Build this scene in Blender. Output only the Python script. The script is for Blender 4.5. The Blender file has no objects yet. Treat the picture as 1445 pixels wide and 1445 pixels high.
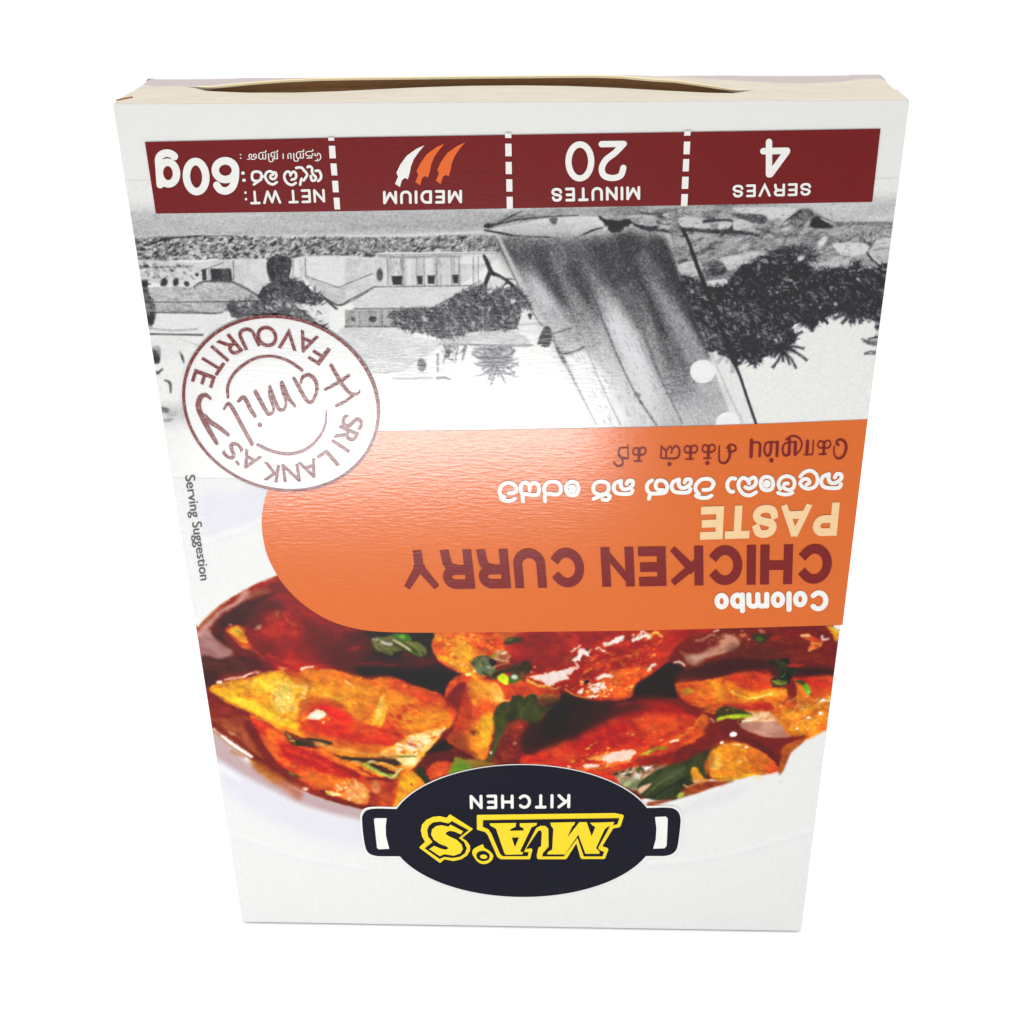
import bpy, bmesh, math
import numpy as np
from mathutils import Vector, Matrix
from mathutils.geometry import tessellate_polygon

SC = bpy.context.scene
COL = SC.collection
# ---------------------------------------------------------------- camera (solved from the carton's six visible corners)
W, H, D = .1, .147, .01528                     # carton width, height, depth in metres
CAM_ROWS = np.array([[.99949, .02973931, -.01163227], [.0030172, -.45058601, -.89272792], [-.03179045, .89223753, -.45044595]])                  # right, down, forward in world axes
CAM_POS = np.array([.00623861, -.15512805, .18269894])
FOC, PCX, PCY = 1.2051188, .50459201, .39646357
cam_data = bpy.data.cameras.new('camera'); cam = bpy.data.objects.new('camera', cam_data); COL.objects.link(cam)
cam_data.sensor_width = 36; cam_data.lens = 36 * FOC; cam_data.shift_x = .5 - PCX; cam_data.shift_y = PCY - .5
cam_data.clip_start = .005; cam_data.clip_end = 100
r, d, f = CAM_ROWS
cam.matrix_world = Matrix(((r[0], -d[0], -f[0], CAM_POS[0]), (r[1], -d[1], -f[1], CAM_POS[1]), (r[2], -d[2], -f[2], CAM_POS[2]), (0, 0, 0, 1)))
SC.camera = cam
# ---------------------------------------------------------------- white studio light
world = bpy.data.worlds.new('World'); SC.world = world; world.use_nodes = True
bg = world.node_tree.nodes['Background']; bg.inputs[0].default_value = (1, 1, 1, 1); bg.inputs[1].default_value = 1.02
def lamp(name, loc, aim, sx, sy, watts, col=(1, 1, 1)):
    l = bpy.data.lights.new(name, 'AREA'); l.shape = 'RECTANGLE'; l.size = sx; l.size_y = sy; l.energy = watts; l.color = col
    o = bpy.data.objects.new(name, l); COL.objects.link(o); o.location = loc
    o.rotation_euler = (Vector(aim) - Vector(loc)).to_track_quat('-Z', 'Y').to_euler(); return o
lamp('added_fill_lamp', (-.12, -.25, 1.0), (0, .05, 0), .9, .9, 5.2)  # added overhead fill, lifts the ground round the carton to white
lamp('added_sheen_lamp', (-.036, -.172, .004), (-.014, 0, .097), .115, .028, .34)  # added low lamp out of view, placed to make the panel's sheen
SC.view_settings.view_transform = 'Standard'; SC.view_settings.look = 'None'
SC.view_settings.exposure = 0; SC.view_settings.gamma = 1; SC.view_settings.use_curve_mapping = False
SC.render.engine = 'CYCLES'; SC.cycles.use_denoising = True
# ---------------------------------------------------------------- the printed pictures (ink colours, one per vertex)
def _noise_tile(n=1024, seed=3):
    r = np.random.default_rng(seed); out = np.zeros((n, n)); amp = 1.0; k = 32
    while k <= n // 2:
        g = r.random((k, k)); t = np.arange(n) * k / n; i = t.astype(int); f = t - i; f = f * f * (3 - 2 * f)
        a = g[i][:, i]; b = g[i][:, (i + 1) % k]; c = g[(i + 1) % k][:, i]; d = g[(i + 1) % k][:, (i + 1) % k]
        out += amp * ((a * (1 - f) + b * f) * (1 - f)[:, None] + (c * (1 - f) + d * f) * f[:, None])
        amp *= .62; k *= 2
    out -= out.mean(); return np.clip(out / out.std() * .25 + .5, 0, 1)
TILE = _noise_tile()

def nz(x, y, scale, ang=0, st=1, seed=0):
    """fractal noise 0..1; scale = size of the largest blotch in px, stretched st times along ang"""
    a = math.radians(ang); u = x * math.cos(a) + y * math.sin(a); v = -x * math.sin(a) + y * math.cos(a)
    k = 32.0 / scale; u = u * k / st + seed * 91.7; v = v * k + seed * 57.3
    iu = np.floor(u).astype(int); iv = np.floor(v).astype(int); fu = u - iu; fv = v - iv
    a0 = TILE[iv % 1024, iu % 1024]; a1 = TILE[iv % 1024, (iu + 1) % 1024]
    b0 = TILE[(iv + 1) % 1024, iu % 1024]; b1 = TILE[(iv + 1) % 1024, (iu + 1) % 1024]
    return (a0 * (1 - fu) + a1 * fu) * (1 - fv) + (b0 * (1 - fu) + b1 * fu) * fv

def spline(p, closed=True, n=5):
    p = np.asarray(p, float); m = len(p); out = []
    for i in range(m if closed else m - 1):
        if closed: a, b, c, d = p[i - 1], p[i], p[(i + 1) % m], p[(i + 2) % m]
        else: a, b, c, d = p[max(i - 1, 0)], p[i], p[i + 1], p[min(i + 2, m - 1)]
        for t in np.arange(n) / n:
            out.append(.5 * (2 * b + (c - a) * t + (2 * a - 5 * b + 4 * c - d) * t * t + (3 * b - a - 3 * c + d) * t ** 3))
    if not closed: out.append(p[-1])
    return np.array(out)

class Print:
    def __init__(s, x0, y0, x1, y1, col, seed=1):
        s.x0, s.y0 = x0, y0; s.h, s.w = y1 - y0, x1 - x0
        s.im = np.ones((s.h, s.w, 3)) * (np.array(col) / 255.); s.f = (0, 0, 1); s.k = seed
        s.rng = np.random.default_rng(seed)
    def frame(s, fx, fy, sc): s.f = (fx, fy, sc)
    def _t(s, p):
        p = np.asarray(p, float); fx, fy, sc = s.f
        return np.stack([fx + p[:, 0] / sc - s.x0, fy + p[:, 1] / sc - s.y0], 1)
    def _box(s, lo, hi):
        a = max(0, int(lo[0])); b = max(0, int(lo[1])); c = min(s.w, int(hi[0]) + 2); d = min(s.h, int(hi[1]) + 2)
        if c <= a or d <= b: return None
        Y, X = np.mgrid[b:d, a:c].astype(float); return (slice(b, d), slice(a, c)), X, Y
    def _warp(s, X, Y, w, ws):
        if not w: return X, Y
        return X + (nz(X, Y, ws, seed=s.k) - .5) * 2 * w, Y + (nz(X, Y, ws, seed=s.k + 5.3) - .5) * 2 * w
    def _mix(s, sl, m, col):
        s.im[sl] = s.im[sl] * (1 - m[..., None]) + col * m[..., None]
    def _col(s, X, Y, col, col2, tx):
        c = np.array(col) / 255.
        if col2 is None: return np.ones(X.shape + (3,)) * c
        sc, ang, st = tx; n = nz(X, Y, sc, ang, st, s.k + 1.7); n = np.clip((n - .5) * 1.9 + .5, 0, 1)[..., None]
        return c * (1 - n) + np.array(col2) / 255. * n
    def poly(s, pts, col, f=1., a=1., col2=None, tx=(14, 0, 1), warp=0, ws=14, sm=True, rim=None):
        s.k += 1.37; p = s._t(pts)
        if sm: p = spline(p)
        pad = f + abs(warp) + 2; r = s._box(p.min(0) - pad, p.max(0) + pad)
        if r is None: return
        sl, X0, Y0 = r; X, Y = s._warp(X0, Y0, warp, ws); d2 = np.full(X.shape, 1e9); ins = np.zeros(X.shape, bool)
        for i in range(len(p)):
            ax, ay = p[i - 1]; bx, by = p[i]; ex, ey = bx - ax, by - ay; L = ex * ex + ey * ey
            if L < 1e-9: continue
            t = np.clip(((X - ax) * ex + (Y - ay) * ey) / L, 0, 1)
            d2 = np.minimum(d2, (X - ax - t * ex) ** 2 + (Y - ay - t * ey) ** 2)
            if ay != by: ins ^= ((ay > Y) != (by > Y)) & (X < ex * (Y - ay) / ey + ax)
        d = np.sqrt(d2); sd = np.where(ins, d, -d); m = np.clip(sd / (2 * f) + .5, 0, 1); m = m * m * (3 - 2 * m) * a
        c = s._col(X0, Y0, col, col2, tx)
        if rim:
            w = np.clip(1 - sd / rim[1], 0, 1)[..., None] * rim[2]; c = c * (1 - w) + np.array(rim[0]) / 255. * w
        s._mix(sl, m, c)
    def line(s, pts, w, col, f=.8, a=1., col2=None, tx=(14, 0, 1), warp=0, ws=10, sm=True):
        s.k += 1.37; p = s._t(pts); sc = s.f[2]
        W = np.array(w if hasattr(w, '__len__') else [w] * len(p), float) / sc / 2
        if sm and len(p) > 2:
            q = spline(p, False); W = np.interp(np.linspace(0, 1, len(q)), np.linspace(0, 1, len(p)), W); p = q
        pad = W.max() + f + abs(warp) + 2; r = s._box(p.min(0) - pad, p.max(0) + pad)
        if r is None: return
        sl, X0, Y0 = r; X, Y = s._warp(X0, Y0, warp, ws); sd = np.full(X.shape, -1e9)
        for i in range(1, len(p)):
            ax, ay = p[i - 1]; ex, ey = p[i] - p[i - 1]; L = ex * ex + ey * ey + 1e-12
            t = np.clip(((X - ax) * ex + (Y - ay) * ey) / L, 0, 1)
            sd = np.maximum(sd, W[i - 1] + (W[i] - W[i - 1]) * t - np.hypot(X - ax - t * ex, Y - ay - t * ey))
        m = np.clip(sd / (2 * f) + .5, 0, 1) * a; s._mix(sl, m, s._col(X0, Y0, col, col2, tx))
    def blob(s, x, y, rx, ry, col, a=1., ang=0, soft=1., warp=0, ws=10):
        s.k += .73; fx, fy, sc = s.f; cx, cy = fx + x / sc - s.x0, fy + y / sc - s.y0; rx /= sc; ry /= sc
        R = max(rx, ry) * (1 + soft) + abs(warp) + 2; r = s._box((cx - R, cy - R), (cx + R, cy + R))
        if r is None: return
        sl, X, Y = r; X, Y = s._warp(X, Y, warp, ws); t = math.radians(ang); dx, dy = X - cx, Y - cy
        q = np.hypot((dx * math.cos(t) + dy * math.sin(t)) / rx, (-dx * math.sin(t) + dy * math.cos(t)) / ry)
        m = np.clip((1 + soft / 2 - q) / max(soft, 1e-3), 0, 1); m = m * m * (3 - 2 * m) * a
        s._mix(sl, m, np.ones(X.shape + (3,)) * (np.array(col) / 255.))
    def specks(s, pts, n, r, cols, a=.8, ang=0, st=1.5, jit=25, soft=.8):
        """n small marks scattered inside the outline pts"""
        P = np.asarray(pts, float); lo, hi = P.min(0), P.max(0); k = 0
        while k < n:
            x, y = lo + (hi - lo) * s.rng.random(2); ins = False
            for i in range(len(P)):
                (ax, ay), (bx, by) = P[i - 1], P[i]
                if (ay > y) != (by > y) and x < (bx - ax) * (y - ay) / (by - ay) + ax: ins = not ins
            k += 1
            if not ins: continue
            q = r[0] + (r[1] - r[0]) * s.rng.random() ** 2
            s.blob(x, y, q * st, q, cols[s.rng.integers(len(cols))], a * (.5 + .5 * s.rng.random()), ang + (s.rng.random() - .5) * 2 * jit, soft)
    def grain(s, amt, r=1, st=(1, 1), lo=0., pts=None, f=3.):
        """fine random tooth of the print, smoothed r times; pts limits it to an outline (photo frame)"""
        n = s.rng.standard_normal((s.h, s.w))
        for _ in range(r):
            for _ in range(st[1]): n = (n + np.roll(n, 1, 0)) / 2
            for _ in range(st[0]): n = (n + np.roll(n, 1, 1)) / 2
        n = n / n.std() * amt
        if pts is not None:
            keep = s.im; s.im = np.zeros_like(s.im); s.poly(pts, (255, 255, 255), f=f); n = n * s.im[..., 0]; s.im = keep
        s.im = np.clip(s.im * (1 + n[..., None]) + lo * n[..., None], 0, 1)
    def sample(s, px, py):
        u = np.clip(px - s.x0, 0, s.w - 1.001); v = np.clip(py - s.y0, 0, s.h - 1.001)
        iu = u.astype(int); iv = v.astype(int); fu = (u - iu)[:, None]; fv = (v - iv)[:, None]; I = s.im
        return (I[iv, iu] * (1 - fu) + I[iv, iu + 1] * fu) * (1 - fv) + (I[iv + 1, iu] * (1 - fu) + I[iv + 1, iu + 1] * fu) * fv

# ---------------------------------------------------------------- materials
GAIN, VEIL = .575, .012
def lin(c):
    c = np.asarray(c, float) / 255.; return np.where(c <= .04045, c / 12.92, ((c + .055) / 1.055) ** 2.4)
def ink(c, veil=VEIL):                                     # ink colour that prints as c in even light
    return np.clip((lin(c) - veil) * GAIN, .0015, .9)
def material(name, rgb=None, rough=.32, spec=.3, bump=0., attr=None, mottle=0., bscale=900., stretch=(1, 1, 2.4), worn=None):
    m = bpy.data.materials.new(name); m.use_nodes = True; nt = m.node_tree; b = nt.nodes['Principled BSDF']
    b.inputs['Roughness'].default_value = rough; b.inputs['Specular IOR Level'].default_value = spec
    tc = nt.nodes.new('ShaderNodeTexCoord'); mp = nt.nodes.new('ShaderNodeMapping'); mp.inputs['Scale'].default_value = stretch
    nt.links.new(tc.outputs['Object'], mp.inputs['Vector'])
    if attr:
        a = nt.nodes.new('ShaderNodeAttribute'); a.attribute_name = attr; src = a.outputs['Color']
    else:
        c = nt.nodes.new('ShaderNodeRGB'); c.outputs[0].default_value = (*[float(v) for v in rgb], 1); src = c.outputs[0]
    if mottle:
        n = nt.nodes.new('ShaderNodeTexNoise'); n.inputs['Scale'].default_value = bscale * 1.3; n.inputs['Detail'].default_value = 5; nt.links.new(mp.outputs[0], n.inputs['Vector'])
        rp = nt.nodes.new('ShaderNodeMapRange'); rp.inputs['From Min'].default_value = .3; rp.inputs['From Max'].default_value = .7
        rp.inputs['To Min'].default_value = 1 - mottle; rp.inputs['To Max'].default_value = 1 + mottle * .6; nt.links.new(n.outputs['Fac'], rp.inputs['Value'])
        mx = nt.nodes.new('ShaderNodeMix'); mx.data_type = 'RGBA'; mx.blend_type = 'MULTIPLY'; mx.inputs['Factor'].default_value = 1
        nt.links.new(src, mx.inputs['A']); nt.links.new(rp.outputs[0], mx.inputs['B']); src = mx.outputs['Result']
    if worn is not None:                        # ink that took unevenly
        n = nt.nodes.new('ShaderNodeTexNoise'); n.inputs['Scale'].default_value = 2600; n.inputs['Detail'].default_value = 4; nt.links.new(tc.outputs['Object'], n.inputs['Vector'])
        rp = nt.nodes.new('ShaderNodeMapRange'); rp.inputs['From Min'].default_value = .56; rp.inputs['From Max'].default_value = .86; nt.links.new(n.outputs['Fac'], rp.inputs['Value'])
        mx = nt.nodes.new('ShaderNodeMix'); mx.data_type = 'RGBA'; mx.inputs['B'].default_value = (*[float(v) for v in worn], 1)
        nt.links.new(rp.outputs[0], mx.inputs['Factor']); nt.links.new(src, mx.inputs['A']); src = mx.outputs['Result']
    nt.links.new(src, b.inputs['Base Color'])
    if bump:
        n = nt.nodes.new('ShaderNodeTexNoise'); n.inputs['Scale'].default_value = bscale; n.inputs['Detail'].default_value = 3; nt.links.new(mp.outputs[0], n.inputs['Vector'])
        bp = nt.nodes.new('ShaderNodeBump'); bp.inputs['Strength'].default_value = 1; bp.inputs['Distance'].default_value = bump
        nt.links.new(n.outputs['Fac'], bp.inputs['Height']); nt.links.new(bp.outputs[0], b.inputs['Normal'])
    return m

# ---------------------------------------------------------------- objects
def link(name, mesh, mat=None, parent=None):
    o = bpy.data.objects.new(name, mesh); COL.objects.link(o)
    if mat: mesh.materials.append(mat)
    if parent: o.parent = parent
    return o
def build(name, verts, faces, mat, parent=None, smooth=False):
    me = bpy.data.meshes.new(name); me.from_pydata([tuple(map(float, v)) for v in verts], [], faces); me.update()
    if smooth:
        me.polygons.foreach_set('use_smooth', [True] * len(me.polygons))
    return link(name, me, mat, parent)
def slab(name, lo, hi, mat, parent, bev=.0003):
    bm = bmesh.new(); bmesh.ops.create_cube(bm, size=1)
    for v in bm.verts: v.co = Vector([lo[i] + (v.co[i] + .5) * (hi[i] - lo[i]) for i in range(3)])
    if bev: bmesh.ops.bevel(bm, geom=bm.edges[:], offset=bev, segments=3, affect='EDGES', profile=.5)
    me = bpy.data.meshes.new(name); bm.to_mesh(me); bm.free(); return link(name, me, mat, parent)

# ---------------------------------------------------------------- where things stand on the front panel
PANEL_PX = [(159, 146), (1284, 143), (1130, 1314), (342, 1301)]       # the panel's corners as measured
def _homog(src, dst):
    A = []
    for (x, y), (u, v) in zip(src, dst):
        A.append([x, y, 1, 0, 0, 0, -u * x, -u * y, -u]); A.append([0, 0, 0, x, y, 1, -v * x, -v * y, -v])
    return np.linalg.svd(np.array(A))[2][-1].reshape(3, 3)
TO_PX = _homog([(-W / 2, H), (W / 2, H), (W / 2, 0), (-W / 2, 0)], PANEL_PX); TO_PANEL = np.linalg.inv(TO_PX)
def _ap(M, p):
    p = np.asarray(p, float).reshape(-1, 2); q = np.c_[p, np.ones(len(p))] @ M.T; return q[:, :2] / q[:, 2:]
FR = [0, 0, 1]
def frame(x, y, s): FR[:] = [x, y, s]
def pan(p):                                     # traced points -> (x, z) in metres on the panel
    p = np.asarray(p, float).reshape(-1, 2); return _ap(TO_PANEL, np.c_[FR[0] + p[:, 0] / FR[2], FR[1] + p[:, 1] / FR[2]])
def arc(cx, cy, rx, ry, a0, a1, n=18): return [(cx + rx * math.cos(math.radians(a)), cy + ry * math.sin(math.radians(a))) for a in np.linspace(a0, a1, n)]
STROKES = {   # stroke alphabet: width, then strokes in a unit box
    'I': (.1, [[(.5, 0), (.5, 1)]]), 'H': (.84, [[(0, 0), (0, 1)], [(1, 0), (1, 1)], [(0, .52), (1, .52)]]), 'E': (.72, [[(1, 0), (0, 0)], [(0, 0), (0, 1)], [(0, 1), (1, 1)], [(0, .52), (.92, .52)]]),
    'N': (.86, [[(0, 0), (0, 1)], [(0, 1), (1, 0)], [(1, 0), (1, 1)]]), 'T': (.78, [[(.5, 0), (.5, 1)], [(0, 1), (1, 1)]]), 'K': (.86, [[(0, 0), (0, 1)], [(0, .36), (1, 1)], [(.34, .56), (1, 0)]]),
    'U': (.84, [[(0, 1), (0, .4)] + arc(.5, .36, .5, .36, 180, 360) + [(1, .4), (1, 1)]]), 'C': (.9, [arc(.5, .5, .5, .5, 42, 318, 30)]), 'D': (.84, [[(0, 0), (0, 1)], [(0, 1), (.4, 1)] + arc(.45, .5, .55, .5, 85, -85, 20) + [(.4, 0), (0, 0)]]),
    'P': (.78, [[(0, 0), (0, 1)], [(0, 1), (.55, 1)] + arc(.62, .74, .38, .26, 80, -80, 12) + [(.55, .48), (0, .48)]]),
    'R': (.84, [[(0, 0), (0, 1)], [(0, 1), (.55, 1)] + arc(.62, .76, .36, .24, 80, -80, 12) + [(.5, .52), (0, .52)], [(.52, .5), (.8, .44), (.92, .28), (.96, 0)]]),
    'Y': (.94, [[(.5, 0), (.5, .42)], [(.5, .40), (0, 1)], [(.5, .40), (1, 1)]]), 'A': (.98, [[(0, 0), (.46, 1)], [(.54, 1), (1, 0)], [(.2, .28), (.8, .28)]]), 'V': (.92, [[(0, 1), (.5, 0), (1, 1)]]),
    'M': (1.02, [[(0, 0), (0, 1)], [(0, 1), (.5, .1)], [(.5, .1), (1, 1)], [(1, 1), (1, 0)]]), 'W': (1.35, [[(0, 1), (.25, 0)], [(.25, 0), (.5, .95)], [(.5, .95), (.75, 0)], [(.75, 0), (1, 1)]]),
    'S': (.80, [[tuple(p) for p in spline([(.96, .76), (.82, .94), (.5, 1), (.18, .93), (.04, .74), (.16, .58), (.5, .51), (.86, .42), (1, .24), (.84, .06), (.5, 0), (.14, .07), (0, .27)], False, 4)]]),
    '0': (.72, [arc(.5, .5, .5, .5, 90, 455, 36)]), '2': (.70, [[tuple(p) for p in spline([(0, .7), (.12, .93), (.5, 1), (.88, .92), (.98, .7), (.8, .46), (.4, .26), (.04, .02)], False, 4)], [(0, 0), (1, 0)]]),
    '4': (.80, [[(.76, 0), (.76, 1)], [(.70, 1), (0, .30)], [(0, .28), (1, .28)]]), '6': (.74, [arc(.5, .31, .5, .31, 100, 465, 30), [tuple(p) for p in spline([(.0, .33), (.04, .62), (.2, .88), (.5, 1), (.8, .95), (.96, .8)], False, 5)]]),
    'g': (.66, [arc(.5, .36, .5, .36, 90, 455, 28), [(1, .74), (1, 0)] + arc(.5, -.06, .5, .24, 0, -150, 12)]), ':': (.1, [[(.5, .05), (.5, .06)], [(.5, .62), (.5, .63)]]),
    'o': (.66, [arc(.5, .36, .5, .36, 90, 455, 28)]), 'l': (.1, [[(.5, 0), (.5, 1)]]), 'b': (.68, [[(0, 0), (0, 1)], arc(.5, .36, .5, .36, 90, 455, 28)]),
    'm': (1.06, [[(0, 0), (0, .74)], [(0, .5)] + arc(.25, .5, .25, .24, 150, 0, 10) + [(.5, .4), (.5, 0)], [(.5, .5)] + arc(.75, .5, .25, .24, 150, 0, 10) + [(1, .4), (1, 0)]])}
LAYER = .00004
class Inked:
    """flat printed shapes of one ink, gathered into one mesh"""
    def __init__(s, layer): s.v, s.f, s.y, s.k = [], [], -layer * LAYER, 0
    def _put(s, pts, faces, lift=0):
        lift = np.broadcast_to(lift, len(pts)); n = len(s.v); s.v += [(x, s.y - s.k * 3.5e-6 - l, z) for (x, z), l in zip(pts, lift)]; s.f += [tuple(n + i for i in f) for f in faces]; s.k = (s.k + 1) % 5
    def xz(s, pts):
        pts = [tuple(map(float, q)) for q in pts]; s._put(pts, tessellate_polygon([[Vector((x, z, 0)) for x, z in pts]]))
    def poly(s, pts, sm=False, n=5): s.xz(pan(spline(pts, True, n) if sm else pts))
    def ring(s, c, r0, r1, n=96):
        P = [(c[0] + r * math.cos(2 * math.pi * i / n), c[1] + r * math.sin(2 * math.pi * i / n)) for i in range(n) for r in (r0, r1)]
        s._put(P, [(2 * i, 2 * i + 1, (2 * i + 3) % (2 * n), (2 * i + 2) % (2 * n)) for i in range(n)])
    def disc(s, c, r, n=72): s.xz([(c[0] + r * math.cos(2 * math.pi * i / n), c[1] + r * math.sin(2 * math.pi * i / n)) for i in range(n)])
    def oval(s, x, y, rx, ry, ang=0, n=40):
        a = math.radians(ang); s.poly([(x + rx * math.cos(t) * math.cos(a) - ry * math.sin(t) * math.sin(a), y + rx * math.cos(t) * math.sin(a) + ry * math.sin(t) * math.cos(a)) for t in np.arange(n) * 2 * math.pi / n])
    def pen(s, pts, w, sm=True):
        """a pen stroke with round ends: one ribbon, widths in traced units"""
        s._put(*s.ribbon(pts, w, sm, pan))
    def ribbon(s, pts, w, sm, to, square=False, box=None):
        q = np.asarray(pts, float); wd = np.array(w if hasattr(w, '__len__') else [w] * len(q), float) / 2
        if sm and len(q) > 2:
            c = spline(q, False, 6); wd = np.interp(np.linspace(0, 1, len(c)), np.linspace(0, 1, len(q)), wd); q = c
        if square:
            q = q.copy(); e0, e1 = q[0] - q[1], q[-1] - q[-2]; q[0] += e0 / np.linalg.norm(e0) * wd[0]; q[-1] += e1 / np.linalg.norm(e1) * wd[-1]
        t = np.diff(q, axis=0); t /= np.linalg.norm(t, axis=1)[:, None] + 1e-9; t = np.vstack([t[:1], t]) + np.vstack([t, t[-1:]]); t /= np.linalg.norm(t, axis=1)[:, None] + 1e-9
        k = np.ones(len(q))
        if len(q) > 2:                          # keep the width through sharp corners
            d = np.diff(q, axis=0); d /= np.linalg.norm(d, axis=1)[:, None] + 1e-9; k[1:-1] = 1 / np.clip(np.sqrt((1 + (d[1:] * d[:-1]).sum(1)) / 2), .45, 1)
        nrm = np.c_[-t[:, 1], t[:, 0]] * k[:, None]
        L = q + nrm * wd[:, None]; R = q - nrm * wd[:, None]; n = len(q); P = np.vstack([L, R]); F = [(i, i + 1, n + i + 1, n + i) for i in range(n - 1)]
        lift = np.tile(np.arange(n) / n * 2e-5, 2) if n > 8 else np.zeros(2 * n)
        if not square:
            for i, sg in ((0, -1), (n - 1, 1)):
                m = len(P); P = np.vstack([P, [q[i] + wd[i] * (nrm[i] * math.cos(a) + sg * t[i] * math.sin(a)) for a in np.linspace(0, math.pi, 7)[1:-1]]])
                F.append((i, *range(m, m + 5), n + i)); lift = np.r_[lift, np.full(5, lift[i])]
        if box: P = np.c_[np.clip(P[:, 0], box[2], box[3]), np.clip(P[:, 1], box[0], box[1])]
        return to(P), F, lift
    def letters(s, body, A, B, C, t, gap=.16, square=False):
        """set a line in drawn strokes of thickness t (cap height = 1): A start of baseline, B end, C top at the start"""
        x = 0; runs = []
        for ch in body:
            if ch == ' ': x += .34; continue
            w, strokes = STROKES[ch]; w = max(w, t); runs.append((x, w, strokes)); x += w + gap
        a, b, c = pan([A, B, C]); wid = x - gap
        for x0, w, strokes in runs:
            for st in strokes:
                q = np.array(st, float); hi = q[:, 1].max(); q = np.c_[x0 + t / 2 + q[:, 0] * (w - t), t / 2 + q[:, 1] * (1 - t)]
                s._put(*s.ribbon(q, t, False, lambda P: a + P[:, :1] / wid * (b - a) + P[:, 1:] * (c - a), square, (0, 1, x0, x0 + w) if square else None))
    def text(s, body, A, B, C, bold=0., ref='H', gap=1.):
        """set a line of type: A start of baseline, B its end, C top of the first capital (traced points)"""
        s.type_xz(body, *pan([A, B, C]), bold, ref, gap)
    def type_xz(s, body, a, b, c, bold=0., ref='H', gap=1.):
        def glyphs(t):
            cu = bpy.data.curves.new('type', 'FONT'); cu.body = t; cu.offset = bold; cu.space_character = gap; cu.resolution_u = 6
            o = bpy.data.objects.new('type', cu); COL.objects.link(o); bpy.context.view_layer.update()
            me = bpy.data.meshes.new_from_object(o.evaluated_get(bpy.context.evaluated_depsgraph_get()))
            P = np.array([v.co[:2] for v in me.vertices]).reshape(-1, 2); F = [tuple(p.vertices) for p in me.polygons]
            bpy.data.objects.remove(o); bpy.data.curves.remove(cu); bpy.data.meshes.remove(me); return P, F
        hr = glyphs(ref)[0][:, 1]; y0, y1 = hr.min(), hr.max(); P, F = glyphs(body); x0, x1 = P[:, 0].min(), P[:, 0].max()
        u = (P[:, :1] - x0) / (x1 - x0); v = (P[:, 1:] - y0) / (y1 - y0); Q = a + u * (b - a) + v * (c - a)
        own = list(range(len(Q)))               # each letter goes on a hair above its neighbour, so overlaps stay clean
        def root(i):
            while own[i] != i: own[i] = own[own[i]]; i = own[i]
            return i
        for f in F:
            for i in f[1:]: own[root(i)] = root(f[0])
        R = np.array([root(i) for i in range(len(Q))]); x0s = {r: Q[R == r, 0].min() for r in set(R)}
        for r in sorted(x0s, key=x0s.get):
            ids = np.where(R == r)[0]; m = {j: k for k, j in enumerate(ids)}; s._put(Q[ids], [tuple(m[i] for i in f) for f in F if R[f[0]] == r])
    def make(s, name, mat, parent): return build(name, s.v, s.f, mat, parent)
def picture(name, P, outline, mat, parent, layer, step, veil=VEIL):
    """a printed photograph: a fine flat sheet that carries one ink colour per vertex"""
    (x0, z0), (x1, z1) = outline; nx = int((x1 - x0) / step) + 1; nz_ = int((z1 - z0) / step) + 1
    Z, X = np.meshgrid(np.linspace(z0, z1, nz_), np.linspace(x0, x1, nx), indexing='ij'); x, z = X.ravel(), Z.ravel()
    px = _ap(TO_PX, np.c_[np.clip(x, -W / 2 + .0005, W / 2 - .0005), z]); c = np.clip(P.sample(px[:, 0], px[:, 1]), 0, 1) * 255
    rgba = np.ones((len(x), 4), np.float32); rgba[:, :3] = ink(c, veil)
    me = bpy.data.meshes.new(name); co = np.zeros((len(x), 3), np.float32); co[:, 0] = x; co[:, 1] = -layer * LAYER; co[:, 2] = z
    i = (np.arange(nz_ - 1)[:, None] * nx + np.arange(nx - 1)[None]).ravel(); q = np.stack([i, i + 1, i + nx + 1, i + nx], 1).astype(np.int32)
    me.vertices.add(len(x)); me.vertices.foreach_set('co', co.ravel()); me.loops.add(q.size); me.loops.foreach_set('vertex_index', q.ravel())
    me.polygons.add(len(q)); me.polygons.foreach_set('loop_start', np.arange(0, q.size, 4, dtype=np.int32)); me.update(calc_edges=True)
    at = me.color_attributes.new('ink', 'FLOAT_COLOR', 'POINT'); at.data.foreach_set('color', rgba.ravel()); return link(name, me, mat, parent)

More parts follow.
